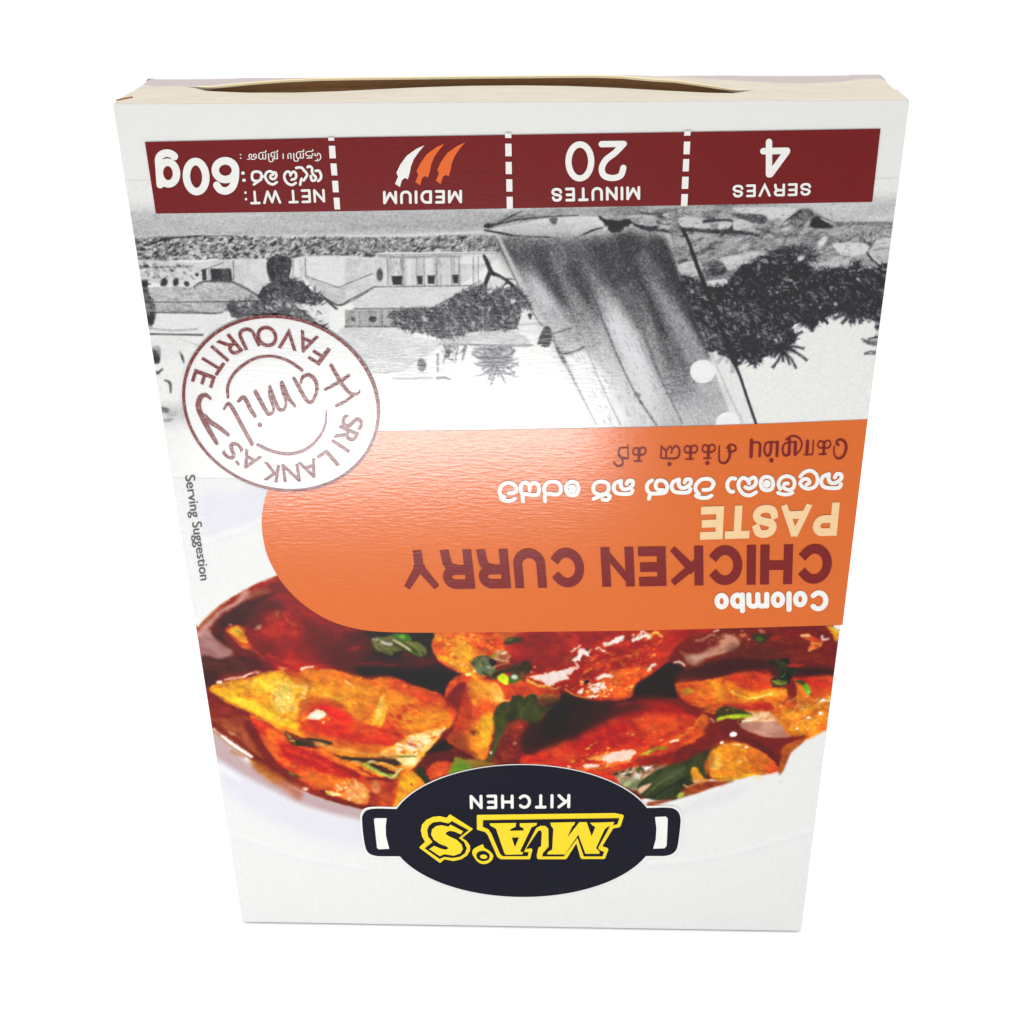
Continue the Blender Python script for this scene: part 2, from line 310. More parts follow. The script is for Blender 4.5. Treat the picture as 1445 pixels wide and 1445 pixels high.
FOOD = Print(225, 670, 1215, 1325, (238, 238, 237), 11)
def paint_food(P):
    F, po, li, bl, sp = P.frame, P.poly, P.line, P.blob, P.specks
    S = 7.225
    # ---- white plate: soft printed greys of its rim
    F(230, 690, 6.88)
    po([(380, 60), (700, 20), (1000, 0), (990, 200), (930, 310), (650, 390), (420, 460)], (230, 229, 237), f=9)
    li([(390, 500), (560, 440), (740, 390), (960, 300)], [40, 30, 26, 22], (243, 243, 243), f=3)
    li([(390, 560), (640, 470), (940, 380)], 8, (228, 226, 232), f=2, a=.6)
    F(280, 1080, 5.558)
    po([(100, -120), (400, 60), (700, 250), (1000, 370), (1320, 440), (1330, 640), (900, 560), (500, 400), (180, 160)], (228, 227, 237), f=14)
    po([(60, -190), (150, -60), (300, 40), (460, 130), (600, 200), (780, 290), (960, 350), (1150, 400), (1330, 420), (1330, 300), (900, 180), (420, 0), (150, -260)], (196, 170, 172), f=6)
    li([(120, -30), (230, 50), (330, 110)], [26, 34, 10], (243, 243, 242), f=3, a=.9)
    li([(240, 520), (500, 610), (760, 700), (1000, 750), (1300, 800)], 16, (243, 243, 242), f=2)
    li([(240, 560), (500, 645), (760, 730), (1000, 780), (1300, 830)], 18, (231, 231, 233), f=4, a=.6)
    F(900, 1080, 5.161)
    po([(330, 360), (620, 270), (800, 180), (760, 150), (600, 190), (330, 300)], (228, 228, 232), f=7, a=.7)
    li([(80, 700), (460, 670), (800, 600), (1260, 460)], 18, (244, 244, 243), f=3)
    li([(80, 740), (460, 705), (800, 635), (1270, 495)], 16, (230, 230, 231), f=4, a=.6)
    # ---- the sauce
    F(230, 690, 6.88)
    sauce = [(1500, 790), (1330, 775), (1200, 812), (1000, 892), (800, 985), (620, 1090), (470, 1215), (330, 1370), (300, 1500), (430, 2200), (470, 2290), (600, 2410), (780, 2560), (1000, 2740),
             (1300, 2900), (1600, 3020), (1900, 3100), (2300, 3170), (3600, 3200), (4700, 3000), (5200, 2850), (5500, 2760), (5620, 2660), (5680, 2500), (5900, 2380), (6200, 2270),
             (6600, 2150), (6600, 1100), (4000, 950), (2200, 900)]
    po(sauce, (112, 42, 34), f=1.2, col2=(138, 52, 36), tx=(40, 10, 2), rim=((160, 70, 25), 3, .8))
    li([(1130, 858), (950, 930), (780, 1020), (620, 1120), (470, 1245), (350, 1390)], [44, 56, 52, 44, 40, 30], (146, 42, 26), f=2)
    li([(1130, 838), (950, 907), (780, 992), (600, 1100), (460, 1215), (330, 1365)], [6, 8, 9, 14, 20, 26], (172, 92, 30), f=1.6, a=.8)
    F(270, 860, S)
    li([(560, -160), (450, -60), (330, 0), (230, 90), (130, 200), (60, 330)], [90, 50, 40, 50, 70, 90], (196, 140, 128), f=3, warp=1)
    li([(760, -190), (640, -160), (560, -120)], [60, 80, 40], (150, 84, 68), f=4, a=.8)
    po([(60, 340), (160, 200), (260, 290), (330, 360), (420, 420), (360, 560), (200, 660), (120, 640)], (158, 106, 102), f=5, col2=(178, 132, 130), tx=(16, 20, 2))
    po([(110, 480), (280, 500), (420, 470), (640, 520), (700, 590), (500, 640), (300, 690), (200, 780), (130, 760)], (66, 38, 36), f=4, col2=(92, 52, 46), tx=(14, 10, 3))
    po([(210, 230), (280, 110), (380, 20), (480, -50), (620, -110), (900, -190), (1000, -150), (760, -60), (600, 60), (570, 160), (470, 150), (360, 190), (330, 290), (420, 400), (520, 470), (700, 520), (760, 590), (600, 580), (430, 420), (280, 310)], (68, 38, 36), f=4, col2=(88, 44, 40), tx=(18, -20, 2))
    po([(600, 70), (760, -100), (980, -190), (1240, 0), (1470, 130), (1700, 240), (1750, 420), (1600, 560), (1250, 560), (900, 560), (720, 450), (560, 260)], (148, 40, 30), f=5, col2=(132, 34, 34), tx=(30, 20, 2))
    po([(690, 40), (850, 30), (930, 130), (940, 230), (850, 270), (720, 200)], (178, 52, 30), f=6, a=.8)
    po([(800, 480), (1000, 470), (1300, 560), (1700, 600), (1600, 680), (1000, 640), (860, 600)], (172, 44, 24), f=4, a=.9)
    po([(1290, 360), (1500, 300), (1700, 380), (1500, 500), (1330, 520)], (98, 32, 32), f=6, a=.7)
    sp([(650, 50), (1200, 40), (1400, 400), (800, 420)], 50, (5, 16), [(186, 60, 34), (120, 30, 30), (190, 70, 40)], a=.35, soft=1.4)
    po([(350, 200), (420, 160), (540, 180), (560, 260), (600, 330), (680, 420), (760, 500), (700, 470), (590, 410), (500, 370), (420, 280)], (190, 80, 26), f=2.4)
    po([(385, 210), (440, 165), (520, 190), (540, 250), (575, 320), (520, 330), (450, 270)], (226, 170, 46), f=1.6, col2=(200, 130, 30), tx=(9, 0, 1))
    bl(465, 212, 46, 30, (212, 180, 70), .8); bl(470, 215, 22, 12, (150, 110, 30), .6, 20)
    li([(540, 370), (640, 410), (690, 460), (760, 520)], [40, 30, 20, 10], (206, 100, 40), f=2, a=.8)
    li([(870, 60), (885, 20)], [26, 30], (238, 190, 160), f=1); bl(690, 172, 34, 28, (236, 180, 140), .95, -20); bl(660, 195, 24, 14, (200, 110, 70), .8); bl(400, 150, 20, 12, (180, 110, 110), .8)
    # ---- dark hollows
    F(470, 860, S)
    po([(120, 250), (330, 220), (1050, 236), (1020, 330), (1050, 500), (1300, 660), (1470, 700), (1420, 900), (1330, 1050), (1240, 930), (950, 810), (760, 770), (560, 680), (300, 690), (120, 640), (-20, 560), (0, 400)],
       (72, 32, 32), f=4, col2=(96, 38, 36), tx=(20, 10, 2))
    po([(220, 600), (450, 570), (800, 600), (1060, 560), (1200, 620), (1440, 720), (1360, 850), (1280, 960), (1100, 850), (850, 790), (560, 690), (320, 690)], (42, 34, 33), f=5)
    po([(320, 225), (1050, 236), (1010, 400), (1000, 470), (860, 480), (720, 430), (690, 500), (560, 510), (420, 450), (400, 320)], (46, 42, 32), f=3)
    po([(380, 470), (650, 500), (720, 520), (560, 590), (300, 560)], (58, 30, 30), f=5, a=.8)
    li([(260, 550), (420, 545), (640, 570)], [14, 18, 10], (140, 44, 36), f=2.4, a=.8)
    bl(215, 395, 62, 24, (196, 72, 34), .95, -12); bl(250, 300, 60, 26, (52, 30, 32), .8, -40); bl(60, 300, 70, 30, (170, 50, 30), .5)
    # herb sprig under the banner
    po([(400, 300), (520, 270), (640, 260), (760, 300), (920, 360), (960, 430), (900, 480), (760, 430), (640, 420), (600, 460), (480, 430), (410, 380)], (74, 78, 40), f=2.5, col2=(112, 112, 66), tx=(8, 30, 4), warp=1.5)
    for a in [((500, 330), (560, 350), (600, 345), 30, (196, 186, 172)), ((620, 310), (700, 350), (790, 410), 24, (176, 174, 130)), ((650, 330), (740, 380), (800, 430), 12, (196, 190, 140)), ((410, 300), (440, 310), (460, 300), 18, (160, 160, 140)),
              ((800, 350), (860, 400), (900, 460), 16, (120, 128, 62)), ((850, 330), (900, 370), (950, 400), 12, (96, 110, 44)), ((790, 420), (850, 460), (900, 475), 14, (84, 120, 40)), ((560, 380), (560, 420), (600, 450), 26, (96, 98, 62)), ((480, 350), (520, 390), (560, 400), 16, (120, 118, 80)), ((600, 330), (680, 370), (740, 415), 9, (60, 56, 34)), ((720, 340), (800, 390), (850, 440), 9, (52, 60, 30)), ((430, 420), (520, 440), (590, 470), 12, (66, 70, 42))]:
        li(a[:3], a[3], a[4], f=1.1, a=.9)
    po([(620, 250), (760, 250), (800, 310), (720, 320), (650, 290)], (66, 110, 34), f=2); bl(710, 275, 34, 22, (112, 168, 60), .9, 10)
    # ---- the large yellow piece on the left
    F(270, 860, 3.6125)
    po([(100, 398), (135, 378), (210, 362), (300, 342), (380, 315), (450, 305), (520, 340), (560, 318), (640, 305), (720, 308), (790, 325), (870, 350), (960, 352), (1010, 342), (1080, 368), (1160, 395), (1230, 415), (1290, 450), (1350, 480), (1372, 530), (1340, 590),
        (1280, 640), (1220, 700), (1180, 760), (1130, 815), (1060, 850), (1030, 860), (960, 850), (850, 800), (740, 750), (640, 700), (560, 650), (480, 622), (420, 595), (360, 560), (290, 520), (200, 480), (140, 440)],
       (228, 142, 38), f=1.5, col2=(216, 118, 34), tx=(26, 15, 1.5), warp=1.4, ws=10)
    po([(100, 400), (210, 370), (330, 345), (400, 320), (470, 320), (540, 370), (600, 400), (580, 470), (540, 540), (560, 600), (480, 600), (380, 555), (290, 515), (200, 475), (140, 440)], (232, 172, 40), f=5, col2=(222, 146, 36), tx=(14, 20, 1.4))
    po([(140, 405), (260, 440), (380, 500), (500, 560), (560, 590), (500, 600), (400, 560), (290, 512), (180, 465), (120, 425)], (240, 190, 48), f=3, a=.8)
    po([(400, 380), (470, 340), (540, 400), (560, 460), (500, 520), (420, 500)], (236, 196, 66), f=5, a=.7, col2=(240, 210, 110), tx=(9, 0, 1))
    sp([(200, 380), (460, 320), (580, 400), (560, 580), (400, 540), (240, 470)], 260, (3, 12), [(244, 206, 80), (206, 110, 30), (214, 130, 30), (246, 216, 110), (200, 90, 26), (236, 180, 40)], a=.55, ang=20)
    # right half, orange with ridges
    po([(700, 310), (870, 352), (860, 420), (740, 440), (600, 470), (560, 430), (640, 400), (600, 340)], (216, 112, 34), f=5, a=.8, col2=(226, 140, 44), tx=(14, 30, 2))
    po([(640, 330), (760, 315), (860, 350), (960, 356), (1000, 350), (930, 400), (800, 390), (700, 380)], (198, 62, 26), f=4, a=.75, col2=(214, 96, 34), tx=(12, 20, 2))
    po([(740, 440), (850, 400), (960, 400), (920, 480), (890, 580), (830, 560), (760, 500)], (218, 150, 48), f=4, a=.9, col2=(206, 116, 40), tx=(12, 45, 2))
    po([(1000, 345), (1160, 400), (1290, 450), (1365, 520), (1320, 580), (1200, 640), (1060, 640), (960, 600), (960, 480)], (218, 110, 34), f=4, a=.9, col2=(202, 78, 28), tx=(14, 20, 1.5))
    po([(1080, 540), (1180, 500), (1300, 520), (1290, 590), (1180, 630), (1080, 620)], (224, 140, 44), f=6, a=.8)
    po([(1020, 350), (1150, 400), (1290, 452), (1200, 470), (1080, 430), (1000, 400)], (196, 68, 28), f=4, a=.75)
    li([(990, 385), (960, 430), (930, 490), (895, 540), (860, 580)], [16, 30, 36, 30, 18], (176, 84, 36), f=2.5, a=.85)
    po([(975, 440), (1010, 445), (1000, 510), (975, 590), (925, 600), (920, 570), (945, 500)], (232, 178, 66), f=2, col2=(226, 150, 46), tx=(8, 70, 2))
    po([(965, 450), (985, 445), (970, 520), (945, 560), (940, 520)], (240, 206, 120), f=1.5, a=.7)
    sp([(1010, 360), (1280, 450), (1350, 530), (1240, 630), (1020, 620)], 150, (3, 11), [(236, 160, 60), (186, 54, 24), (228, 130, 40), (196, 70, 28), (240, 176, 80)], a=.5, ang=20)
    sp([(640, 330), (900, 370), (900, 560), (760, 480), (600, 420)], 120, (3, 11), [(236, 170, 70), (196, 70, 26), (228, 140, 44), (200, 80, 30)], a=.5, ang=30)
    for x, y, w in [(1085, 505, 16), (1060, 545, 11), (1120, 490, 9), (1030, 600, 10), (1110, 572, 12)]: bl(x, y, w * 1.4, w, (186, 48, 26), .7, 20)
    # red gloss pool in its middle
    po([(550, 530), (590, 480), (650, 462), (720, 470), (790, 510), (850, 560), (920, 590), (1010, 615), (1090, 640), (1060, 690), (960, 690), (840, 670), (700, 640), (600, 610), (545, 580)], (206, 66, 24), f=2.5, col2=(220, 92, 30), tx=(14, 20, 2))
    po([(610, 480), (700, 475), (780, 520), (820, 570), (740, 560), (690, 520), (640, 510)], (206, 52, 26), f=4)
    po([(560, 590), (700, 610), (860, 640), (1000, 660), (1090, 680), (1000, 700), (820, 690), (660, 650), (560, 620)], (198, 56, 24), f=4, a=.8)
    po([(540, 610), (620, 630), (760, 660), (900, 690), (1080, 700), (1060, 745), (880, 740), (740, 715), (620, 670)], (216, 118, 40), f=3, a=.9, col2=(200, 84, 34), tx=(9, 15, 3))
    po([(590, 545), (640, 512), (690, 530), (660, 562), (610, 560)], (246, 222, 190), f=1.6, warp=1.5, ws=5)
    bl(640, 540, 26, 16, (252, 244, 232), .9); bl(675, 577, 9, 7, (250, 226, 190), .9); bl(700, 560, 8, 6, (236, 150, 80), .8); bl(575, 555, 12, 16, (228, 130, 40), .6)
    for x, y, rx, ry, c in [(572, 385, 26, 18, (248, 226, 150)), (585, 400, 12, 22, (248, 236, 190)), (525, 508, 14, 16, (250, 240, 200)), (512, 470, 14, 20, (244, 214, 120)), (545, 470, 10, 14, (240, 200, 90)), (620, 405, 10, 12, (240, 200, 80)), (480, 430, 20, 30, (238, 206, 100)),
                            (470, 520, 14, 10, (238, 190, 70)), (540, 440, 9, 22, (206, 110, 36)), (520, 545, 14, 10, (240, 206, 90))]: bl(x, y, rx, ry, c, .85, 10, warp=1.2, ws=6)
    li([(785, 362), (805, 378), (828, 398)], [8, 10, 8], (246, 214, 150), f=1)
    # pale frayed right lower edge
    po([(1020, 700), (1130, 640), (1240, 610), (1300, 600), (1240, 680), (1190, 740), (1110, 770), (1000, 760), (960, 730)], (228, 156, 70), f=3, col2=(240, 196, 110), tx=(7, 10, 2.5))
    sp([(1060, 690), (1150, 630), (1300, 600), (1230, 680), (1180, 740), (1040, 740)], 130, (3, 10), [(250, 234, 200), (246, 216, 150), (200, 90, 40), (240, 180, 80), (252, 244, 226), (190, 70, 36)], a=.8, ang=-15, st=2)
    F(470, 1010, S)
    for q in [((860, 200), (920, 180), (940, 200), 24), ((1030, 170), (1090, 180), (1150, 130), 18), ((660, 290), (760, 310), (890, 290), 22), ((800, 250), (860, 240), (930, 260), 16), ((780, 340), (840, 345), (900, 320), 12), ((1050, 140), (1110, 150), (1140, 120), 10)]:
        li(q[:3], q[3], (250, 232, 196), f=1.1, a=.9)
    li([(760, 270), (800, 300), (850, 300)], 12, (196, 60, 40), f=1.5); li([(1010, 220), (1050, 205)], 16, (206, 70, 36), f=1.5)
    po([(420, 400), (640, 380), (850, 420), (930, 420), (860, 490), (760, 530), (660, 490), (560, 430)], (232, 180, 90), f=2, col2=(246, 222, 160), tx=(8, -10, 3))
    li([(900, 400), (940, 380), (990, 330)], [30, 40, 26], (238, 170, 50), f=2)
    # red-orange piece below
    F(270, 860, 3.6125)
    po([(300, 530), (370, 562), (440, 612), (500, 640), (560, 668), (660, 700), (740, 740), (820, 790), (900, 838), (980, 860), (940, 900), (905, 930), (915, 975), (880, 998), (830, 985), (760, 960), (690, 930), (620, 910), (560, 870), (500, 830), (440, 790), (390, 730), (340, 660)],
       (210, 84, 26), f=1.6, col2=(196, 60, 24), tx=(22, 35, 2), warp=1.2)
    po([(300, 530), (370, 565), (430, 610), (500, 680), (440, 660), (380, 640), (340, 620)], (206, 62, 24), f=3)
    po([(385, 600), (460, 640), (500, 690), (560, 720), (540, 740), (460, 700), (400, 660)], (226, 116, 34), f=3, a=.9)
    li([(310, 540), (390, 572), (450, 610), (500, 640)], [10, 14, 18, 8], (238, 158, 50), f=1.6)
    li([(370, 690), (420, 740), (480, 780), (530, 800)], [16, 20, 18, 10], (226, 112, 34), f=2)
    po([(430, 690), (540, 700), (680, 760), (780, 800), (830, 850), (700, 840), (600, 800), (500, 770)], (186, 44, 26), f=4, col2=(204, 60, 26), tx=(12, 30, 2))
    li([(560, 690), (650, 715), (740, 765), (830, 810), (900, 845)], [10, 26, 34, 36, 12], (234, 132, 38), f=1.8, col2=(220, 100, 34), tx=(8, 30, 3))
    po([(590, 830), (700, 840), (790, 860), (820, 900), (720, 930), (620, 890)], (214, 96, 36), f=4, a=.8, col2=(226, 124, 46), tx=(10, 30, 2))
    po([(760, 880), (830, 860), (880, 900), (910, 960), (880, 995), (800, 970), (740, 940)], (226, 138, 60), f=2.5, col2=(206, 90, 36), tx=(8, 0, 1))
    sp([(750, 880), (840, 860), (900, 910), (905, 980), (840, 985), (730, 930)], 140, (3, 10), [(248, 214, 160), (240, 180, 100), (206, 90, 40), (236, 160, 70)], a=.75, ang=20)
    sp([(420, 700), (760, 800), (760, 940), (560, 850), (400, 720)], 120, (3, 12), [(230, 120, 44), (180, 40, 22), (222, 104, 36), (190, 54, 26)], a=.45, ang=30)
    li([(690, 930), (720, 938), (760, 945)], [10, 20, 8], (250, 232, 160), f=1); bl(580, 912, 16, 10, (250, 226, 200), .95); bl(700, 935, 12, 8, (210, 190, 60), .7)
    # gap and its herbs
    po([(480, 620), (560, 648), (640, 662), (700, 690), (640, 706), (560, 690), (510, 680), (490, 650)], (120, 46, 30), f=2.5)
    F(270, 1010, S)
    po([(1040, 250), (1150, 230), (1330, 240), (1440, 270), (1400, 300), (1200, 300), (1040, 295)], (52, 52, 38), f=2)
    li([(960, 170), (990, 205), (1030, 250), (1060, 290)], [16, 34, 30, 16], (84, 92, 40), f=1.4); li([(985, 180), (1010, 215)], [10, 14], (176, 190, 110), f=1); li([(1020, 250), (1060, 255)], 12, (226, 170, 90), f=1); bl(1310, 290, 50, 24, (220, 190, 140), .7, 10)
    li([(890, 535), (1000, 585), (1140, 630)], [22, 34, 16], (66, 70, 36), f=1.4); li([(1000, 580), (1050, 600)], [16, 12], (140, 140, 60), f=1)
    F(470, 1010, S)
    po([(20, 400), (150, 415), (330, 420), (560, 420), (680, 470), (640, 500), (480, 470), (300, 470), (120, 440)], (64, 48, 34), f=2)
    li([(560, 425), (680, 410), (850, 415)], [12, 16, 8], (92, 112, 52), f=1.2)
    po([(300, 490), (380, 480), (500, 560), (640, 590), (690, 540), (720, 560), (640, 640), (560, 630), (440, 570)], (142, 156, 64), f=1.6)
    po([(370, 490), (440, 495), (560, 540), (640, 580), (560, 590), (470, 550)], (56, 30, 30), f=1.6); li([(480, 540), (560, 565), (620, 585)], [10, 20, 8], (96, 34, 30), f=1.4)
    li([(320, 490), (430, 560), (540, 610), (600, 635), (650, 600)], [10, 14, 16, 20, 10], (196, 206, 110), f=1.2); li([(600, 630), (650, 590), (700, 545)], [14, 16, 20], (236, 220, 160), f=1.2)
    li([(460, 480), (560, 495), (650, 540), (720, 540)], [8, 10, 14, 22], (206, 206, 130), f=1.2); li([(600, 470), (650, 495), (690, 500)], [16, 20, 8], (54, 46, 36), f=1.4); bl(400, 465, 44, 16, (216, 196, 150), .85); bl(790, 460, 60, 26, (246, 230, 180), .7, -20)
    bl(240, 462, 50, 10, (200, 160, 120), .7, 5)
    # sauce pocket + small yellow piece by the emblem
    po([(330, 640), (480, 630), (640, 660), (660, 820), (600, 930), (400, 910), (370, 780)], (156, 56, 32), f=3, col2=(180, 74, 38), tx=(12, 20, 1.5))
    po([(400, 690), (460, 680), (480, 770), (440, 800), (400, 770)], (206, 130, 90), f=3, a=.85); li([(360, 640), (470, 640), (600, 665)], 18, (104, 36, 28), f=2); li([(490, 810), (560, 860), (630, 880)], 12, (196, 90, 50), f=2, a=.8)
    po([(700, 560), (760, 560), (840, 580), (940, 670), (980, 700), (900, 820), (700, 950), (600, 960), (640, 820), (650, 680)], (232, 160, 34), f=1.8, col2=(226, 138, 30), tx=(10, 40, 2))
    po([(700, 560), (740, 555), (680, 640), (660, 760), (620, 900), (620, 780), (650, 660)], (216, 90, 28), f=3, a=.9); po([(780, 600), (850, 640), (830, 720), (760, 760), (720, 720)], (240, 186, 44), f=4, a=.8)
    bl(805, 692, 18, 20, (190, 90, 24), .9); bl(796, 640, 9, 9, (200, 110, 24), .8); bl(800, 690, 8, 6, (150, 60, 20), .8)
    # hollow between the pieces, red pieces and leaf by the emblem
    po([(1290, -60), (1300, 40), (1200, 150), (1090, 250), (1000, 330), (880, 470), (860, 540), (960, 660), (1300, 620), (1500, 520), (1500, -60)], (118, 42, 32), f=3, col2=(86, 34, 32), tx=(14, 50, 2))
    po([(1120, 240), (1180, 280), (1230, 330), (1060, 380), (980, 400), (960, 370)], (46, 38, 33), f=3); po([(950, 400), (1180, 370), (1250, 420), (1100, 470), (960, 520)], (96, 40, 36), f=3)
    po([(960, 560), (1040, 480), (1180, 460), (1260, 520), (1230, 580), (1100, 620), (980, 660)], (190, 66, 36), f=3, col2=(204, 90, 50), tx=(9, 30, 2))
    po([(850, 560), (890, 520), (930, 530), (930, 590), (990, 660), (950, 690), (890, 620)], (46, 58, 36), f=2)
    # ---- middle piece: yellow strip, dark leaf
    F(560, 860, 4.25)
    po([(290, 520), (330, 420), (420, 380), (470, 400), (560, 420), (700, 420), (780, 430), (990, 490), (990, 540), (860, 560), (640, 560), (590, 600), (580, 700), (560, 800), (540, 880), (500, 900), (420, 850), (300, 780), (340, 700)], (206, 84, 32), f=2.5, col2=(186, 62, 30), tx=(22, 70, 2))
    po([(300, 760), (360, 660), (390, 560), (420, 440), (360, 450), (290, 560), (370, 610), (330, 690), (270, 740)], (116, 42, 32), f=3, a=.95)
    po([(430, 440), (500, 430), (570, 450), (640, 500), (640, 540), (590, 590), (520, 600), (440, 540)], (226, 142, 46), f=4, col2=(214, 104, 38), tx=(12, 60, 1.5))
    po([(560, 460), (600, 440), (640, 520), (600, 560)], (240, 180, 90), f=3, a=.8); li([(580, 470), (600, 520), (660, 550), (690, 545)], [14, 20, 16, 10], (240, 190, 110), f=2, a=.7)
    po([(490, 640), (540, 600), (575, 610), (582, 720), (560, 820), (540, 890), (500, 900), (440, 850), (400, 760), (440, 700)], (232, 162, 42), f=3, col2=(224, 130, 38), tx=(14, 70, 2))
    po([(320, 760), (400, 740), (440, 820), (500, 890), (430, 860), (340, 800)], (196, 104, 50), f=4, a=.8); bl(465, 742, 34, 14, (120, 50, 24), .9, 20); bl(500, 765, 24, 12, (206, 110, 36), .8, 30); po([(430, 640), (500, 620), (480, 690), (400, 720)], (206, 90, 34), f=4, a=.8)
    sp([(440, 440), (620, 450), (560, 600), (560, 820), (460, 820), (460, 600)], 80, (3, 10), [(240, 190, 90), (206, 90, 36), (236, 160, 60)], a=.5, ang=70)
    po([(640, 430), (800, 440), (980, 490), (960, 530), (850, 500), (740, 520), (660, 480)], (176, 56, 32), f=3, col2=(196, 78, 40), tx=(9, 10, 2)); po([(830, 520), (960, 505), (985, 540), (880, 575), (830, 560)], (204, 112, 60), f=3)
    # dark hollow right of the leaf
    po([(1000, 490), (1090, 520), (1200, 550), (1330, 545), (1440, 440), (1800, 300), (1900, 470), (1450, 560), (1320, 650), (1220, 760), (1000, 860), (800, 820), (760, 780), (830, 720), (900, 620), (970, 560)], (45, 38, 35), f=4, col2=(52, 40, 36), tx=(18, 0, 1))
    po([(1080, 620), (1250, 600), (1200, 700), (1050, 760)], (76, 36, 34), f=8, a=.8)
    li([(960, 550), (900, 600), (860, 660), (820, 720)], [10, 14, 14, 10], (88, 82, 50), f=1.4)
    # red tail of sauce under leaf
    po([(640, 730), (700, 680), (770, 670), (800, 710), (790, 780), (740, 860), (680, 900), (600, 930), (580, 900), (620, 820)], (134, 54, 36), f=3, col2=(110, 44, 32), tx=(10, 50, 1.5))
    po([(690, 680), (760, 670), (790, 700), (770, 730), (700, 720)], (170, 60, 38), f=3, a=.9); bl(710, 800, 14, 10, (200, 130, 90), .7); bl(745, 705, 10, 7, (210, 100, 70), .8); sp([(650, 720), (780, 700), (720, 880), (620, 900)], 30, (3, 8), [(180, 90, 60), (90, 36, 28)], a=.5)
    po([(320, 960), (350, 890), (400, 890), (470, 900), (520, 920), (450, 960), (330, 990)], (108, 150, 48), f=2, col2=(132, 130, 60), tx=(9, 20, 2), warp=2, ws=6); po([(430, 900), (520, 900), (600, 930), (480, 960)], (150, 110, 50), f=3, a=.8)
    po([(580, 640), (600, 590), (640, 555), (680, 560), (700, 520), (750, 515), (770, 540), (800, 505), (840, 520), (850, 570), (880, 590), (870, 640), (850, 690), (820, 715), (780, 670), (720, 655), (660, 690), (620, 780), (580, 890), (545, 910), (580, 800), (590, 720)], (58, 62, 34), f=1.5, col2=(70, 76, 40), tx=(10, 60, 2), sm=True)
    li([(560, 900), (600, 800), (660, 720), (730, 660)], [10, 14, 8, 4], (92, 86, 46), f=1.5, a=.8); bl(566, 857, 8, 10, (230, 200, 190), .9); li([(730, 640), (760, 590), (800, 540)], 5, (84, 88, 50), f=1.2, a=.7); li([(700, 650), (680, 610), (650, 580)], 5, (84, 88, 50), f=1.2, a=.6)
    # ---- top centre piece with herbs
    po([(230, 150), (260, 120), (780, 120), (760, 180), (680, 240), (600, 330), (540, 400), (470, 415), (380, 380), (290, 330), (235, 270), (210, 215)], (226, 128, 36), f=1.6, col2=(212, 88, 30), tx=(14, 0, 1), warp=1.6, ws=7)
    po([(360, 160), (450, 190), (440, 290), (380, 300), (330, 240)], (236, 178, 46), f=4, col2=(226, 140, 36), tx=(7, 0, 1)); po([(240, 280), (330, 330), (440, 400), (480, 400), (430, 340), (330, 290)], (240, 176, 54), f=2.5, a=.85)
    po([(440, 140), (700, 130), (640, 220), (520, 250), (440, 210)], (206, 76, 30), f=5, col2=(190, 56, 28), tx=(9, 0, 2)); po([(620, 130), (770, 125), (760, 160), (640, 180)], (186, 92, 34), f=3)
    sp([(240, 160), (600, 150), (500, 390), (300, 330)], 220, (3, 11), [(242, 190, 60), (206, 70, 26), (236, 150, 40), (246, 210, 110), (196, 60, 26)], a=.55)
    for x, y, c in [(455, 150, (246, 200, 80)), (400, 330, (250, 214, 130)), (470, 370, (250, 220, 150)), (430, 395, (250, 226, 160)), (330, 200, (206, 80, 30)), (550, 185, (90, 30, 26))]: bl(x, y, 16, 10, c, .85, warp=1)
    # ---- long glossy red piece
    F(660, 870, S)
    po([(560, 158), (800, 150), (2400, 110), (2350, 250), (2140, 420), (2010, 540), (1860, 640), (1740, 700), (1700, 800), (1600, 855), (1450, 865), (1250, 850), (1100, 810), (960, 760), (880, 740), (760, 690), (600, 640), (560, 500), (420, 400), (380, 300)],
       (176, 56, 28), f=1.8, col2=(156, 42, 28), tx=(24, -28, 3), warp=1.3)
    po([(580, 170), (1080, 160), (1000, 300), (1050, 430), (900, 520), (660, 520), (560, 400)], (138, 40, 30), f=7, col2=(158, 52, 34), tx=(14, -20, 2)); po([(980, 460), (1050, 380), (1090, 450), (1020, 500)], (180, 84, 44), f=4, a=.7)
    po([(1250, 420), (1500, 360), (1800, 300), (1980, 330), (1900, 420), (1640, 480), (1400, 560), (1200, 560)], (196, 66, 28), f=6, a=.8, col2=(176, 50, 26), tx=(14, -25, 3)); po([(1150, 170), (1500, 150), (1350, 240), (1200, 320)], (150, 44, 28), f=6)
    po([(1500, 540), (1740, 520), (1860, 560), (1740, 690), (1690, 800), (1560, 850), (1300, 840), (1200, 780), (1400, 640)], (220, 94, 30), f=6, col2=(206, 70, 26), tx=(16, -30, 2)); po([(1560, 400), (1780, 360), (1700, 420), (1520, 480)], (110, 44, 36), f=5, a=.6, col2=(150, 60, 40), tx=(6, -40, 3))
    sp([(1200, 300), (2000, 200), (1900, 500), (1650, 820), (1250, 830), (1100, 560)], 330, (4, 15), [(226, 120, 56), (206, 70, 28), (236, 150, 70), (150, 40, 26), (240, 170, 100), (190, 60, 26)], a=.5, ang=-30, st=2)
    sp([(1000, 700), (1400, 600), (1700, 700), (1600, 850), (1250, 840)], 130, (4, 16), [(250, 200, 110), (236, 140, 50), (250, 226, 170), (206, 70, 30), (240, 160, 60)], a=.75, ang=-20, st=1.6)
    po([(605, 605), (680, 600), (760, 580), (850, 560), (960, 535), (1080, 520), (1120, 490), (1090, 550), (1030, 600), (1040, 640), (930, 660), (860, 700), (800, 700), (740, 650), (660, 630)], (240, 222, 214), f=1.4, col2=(232, 206, 200), tx=(6, 80, 3), warp=1.6, ws=6, rim=((230, 160, 110), 2.2, .8))
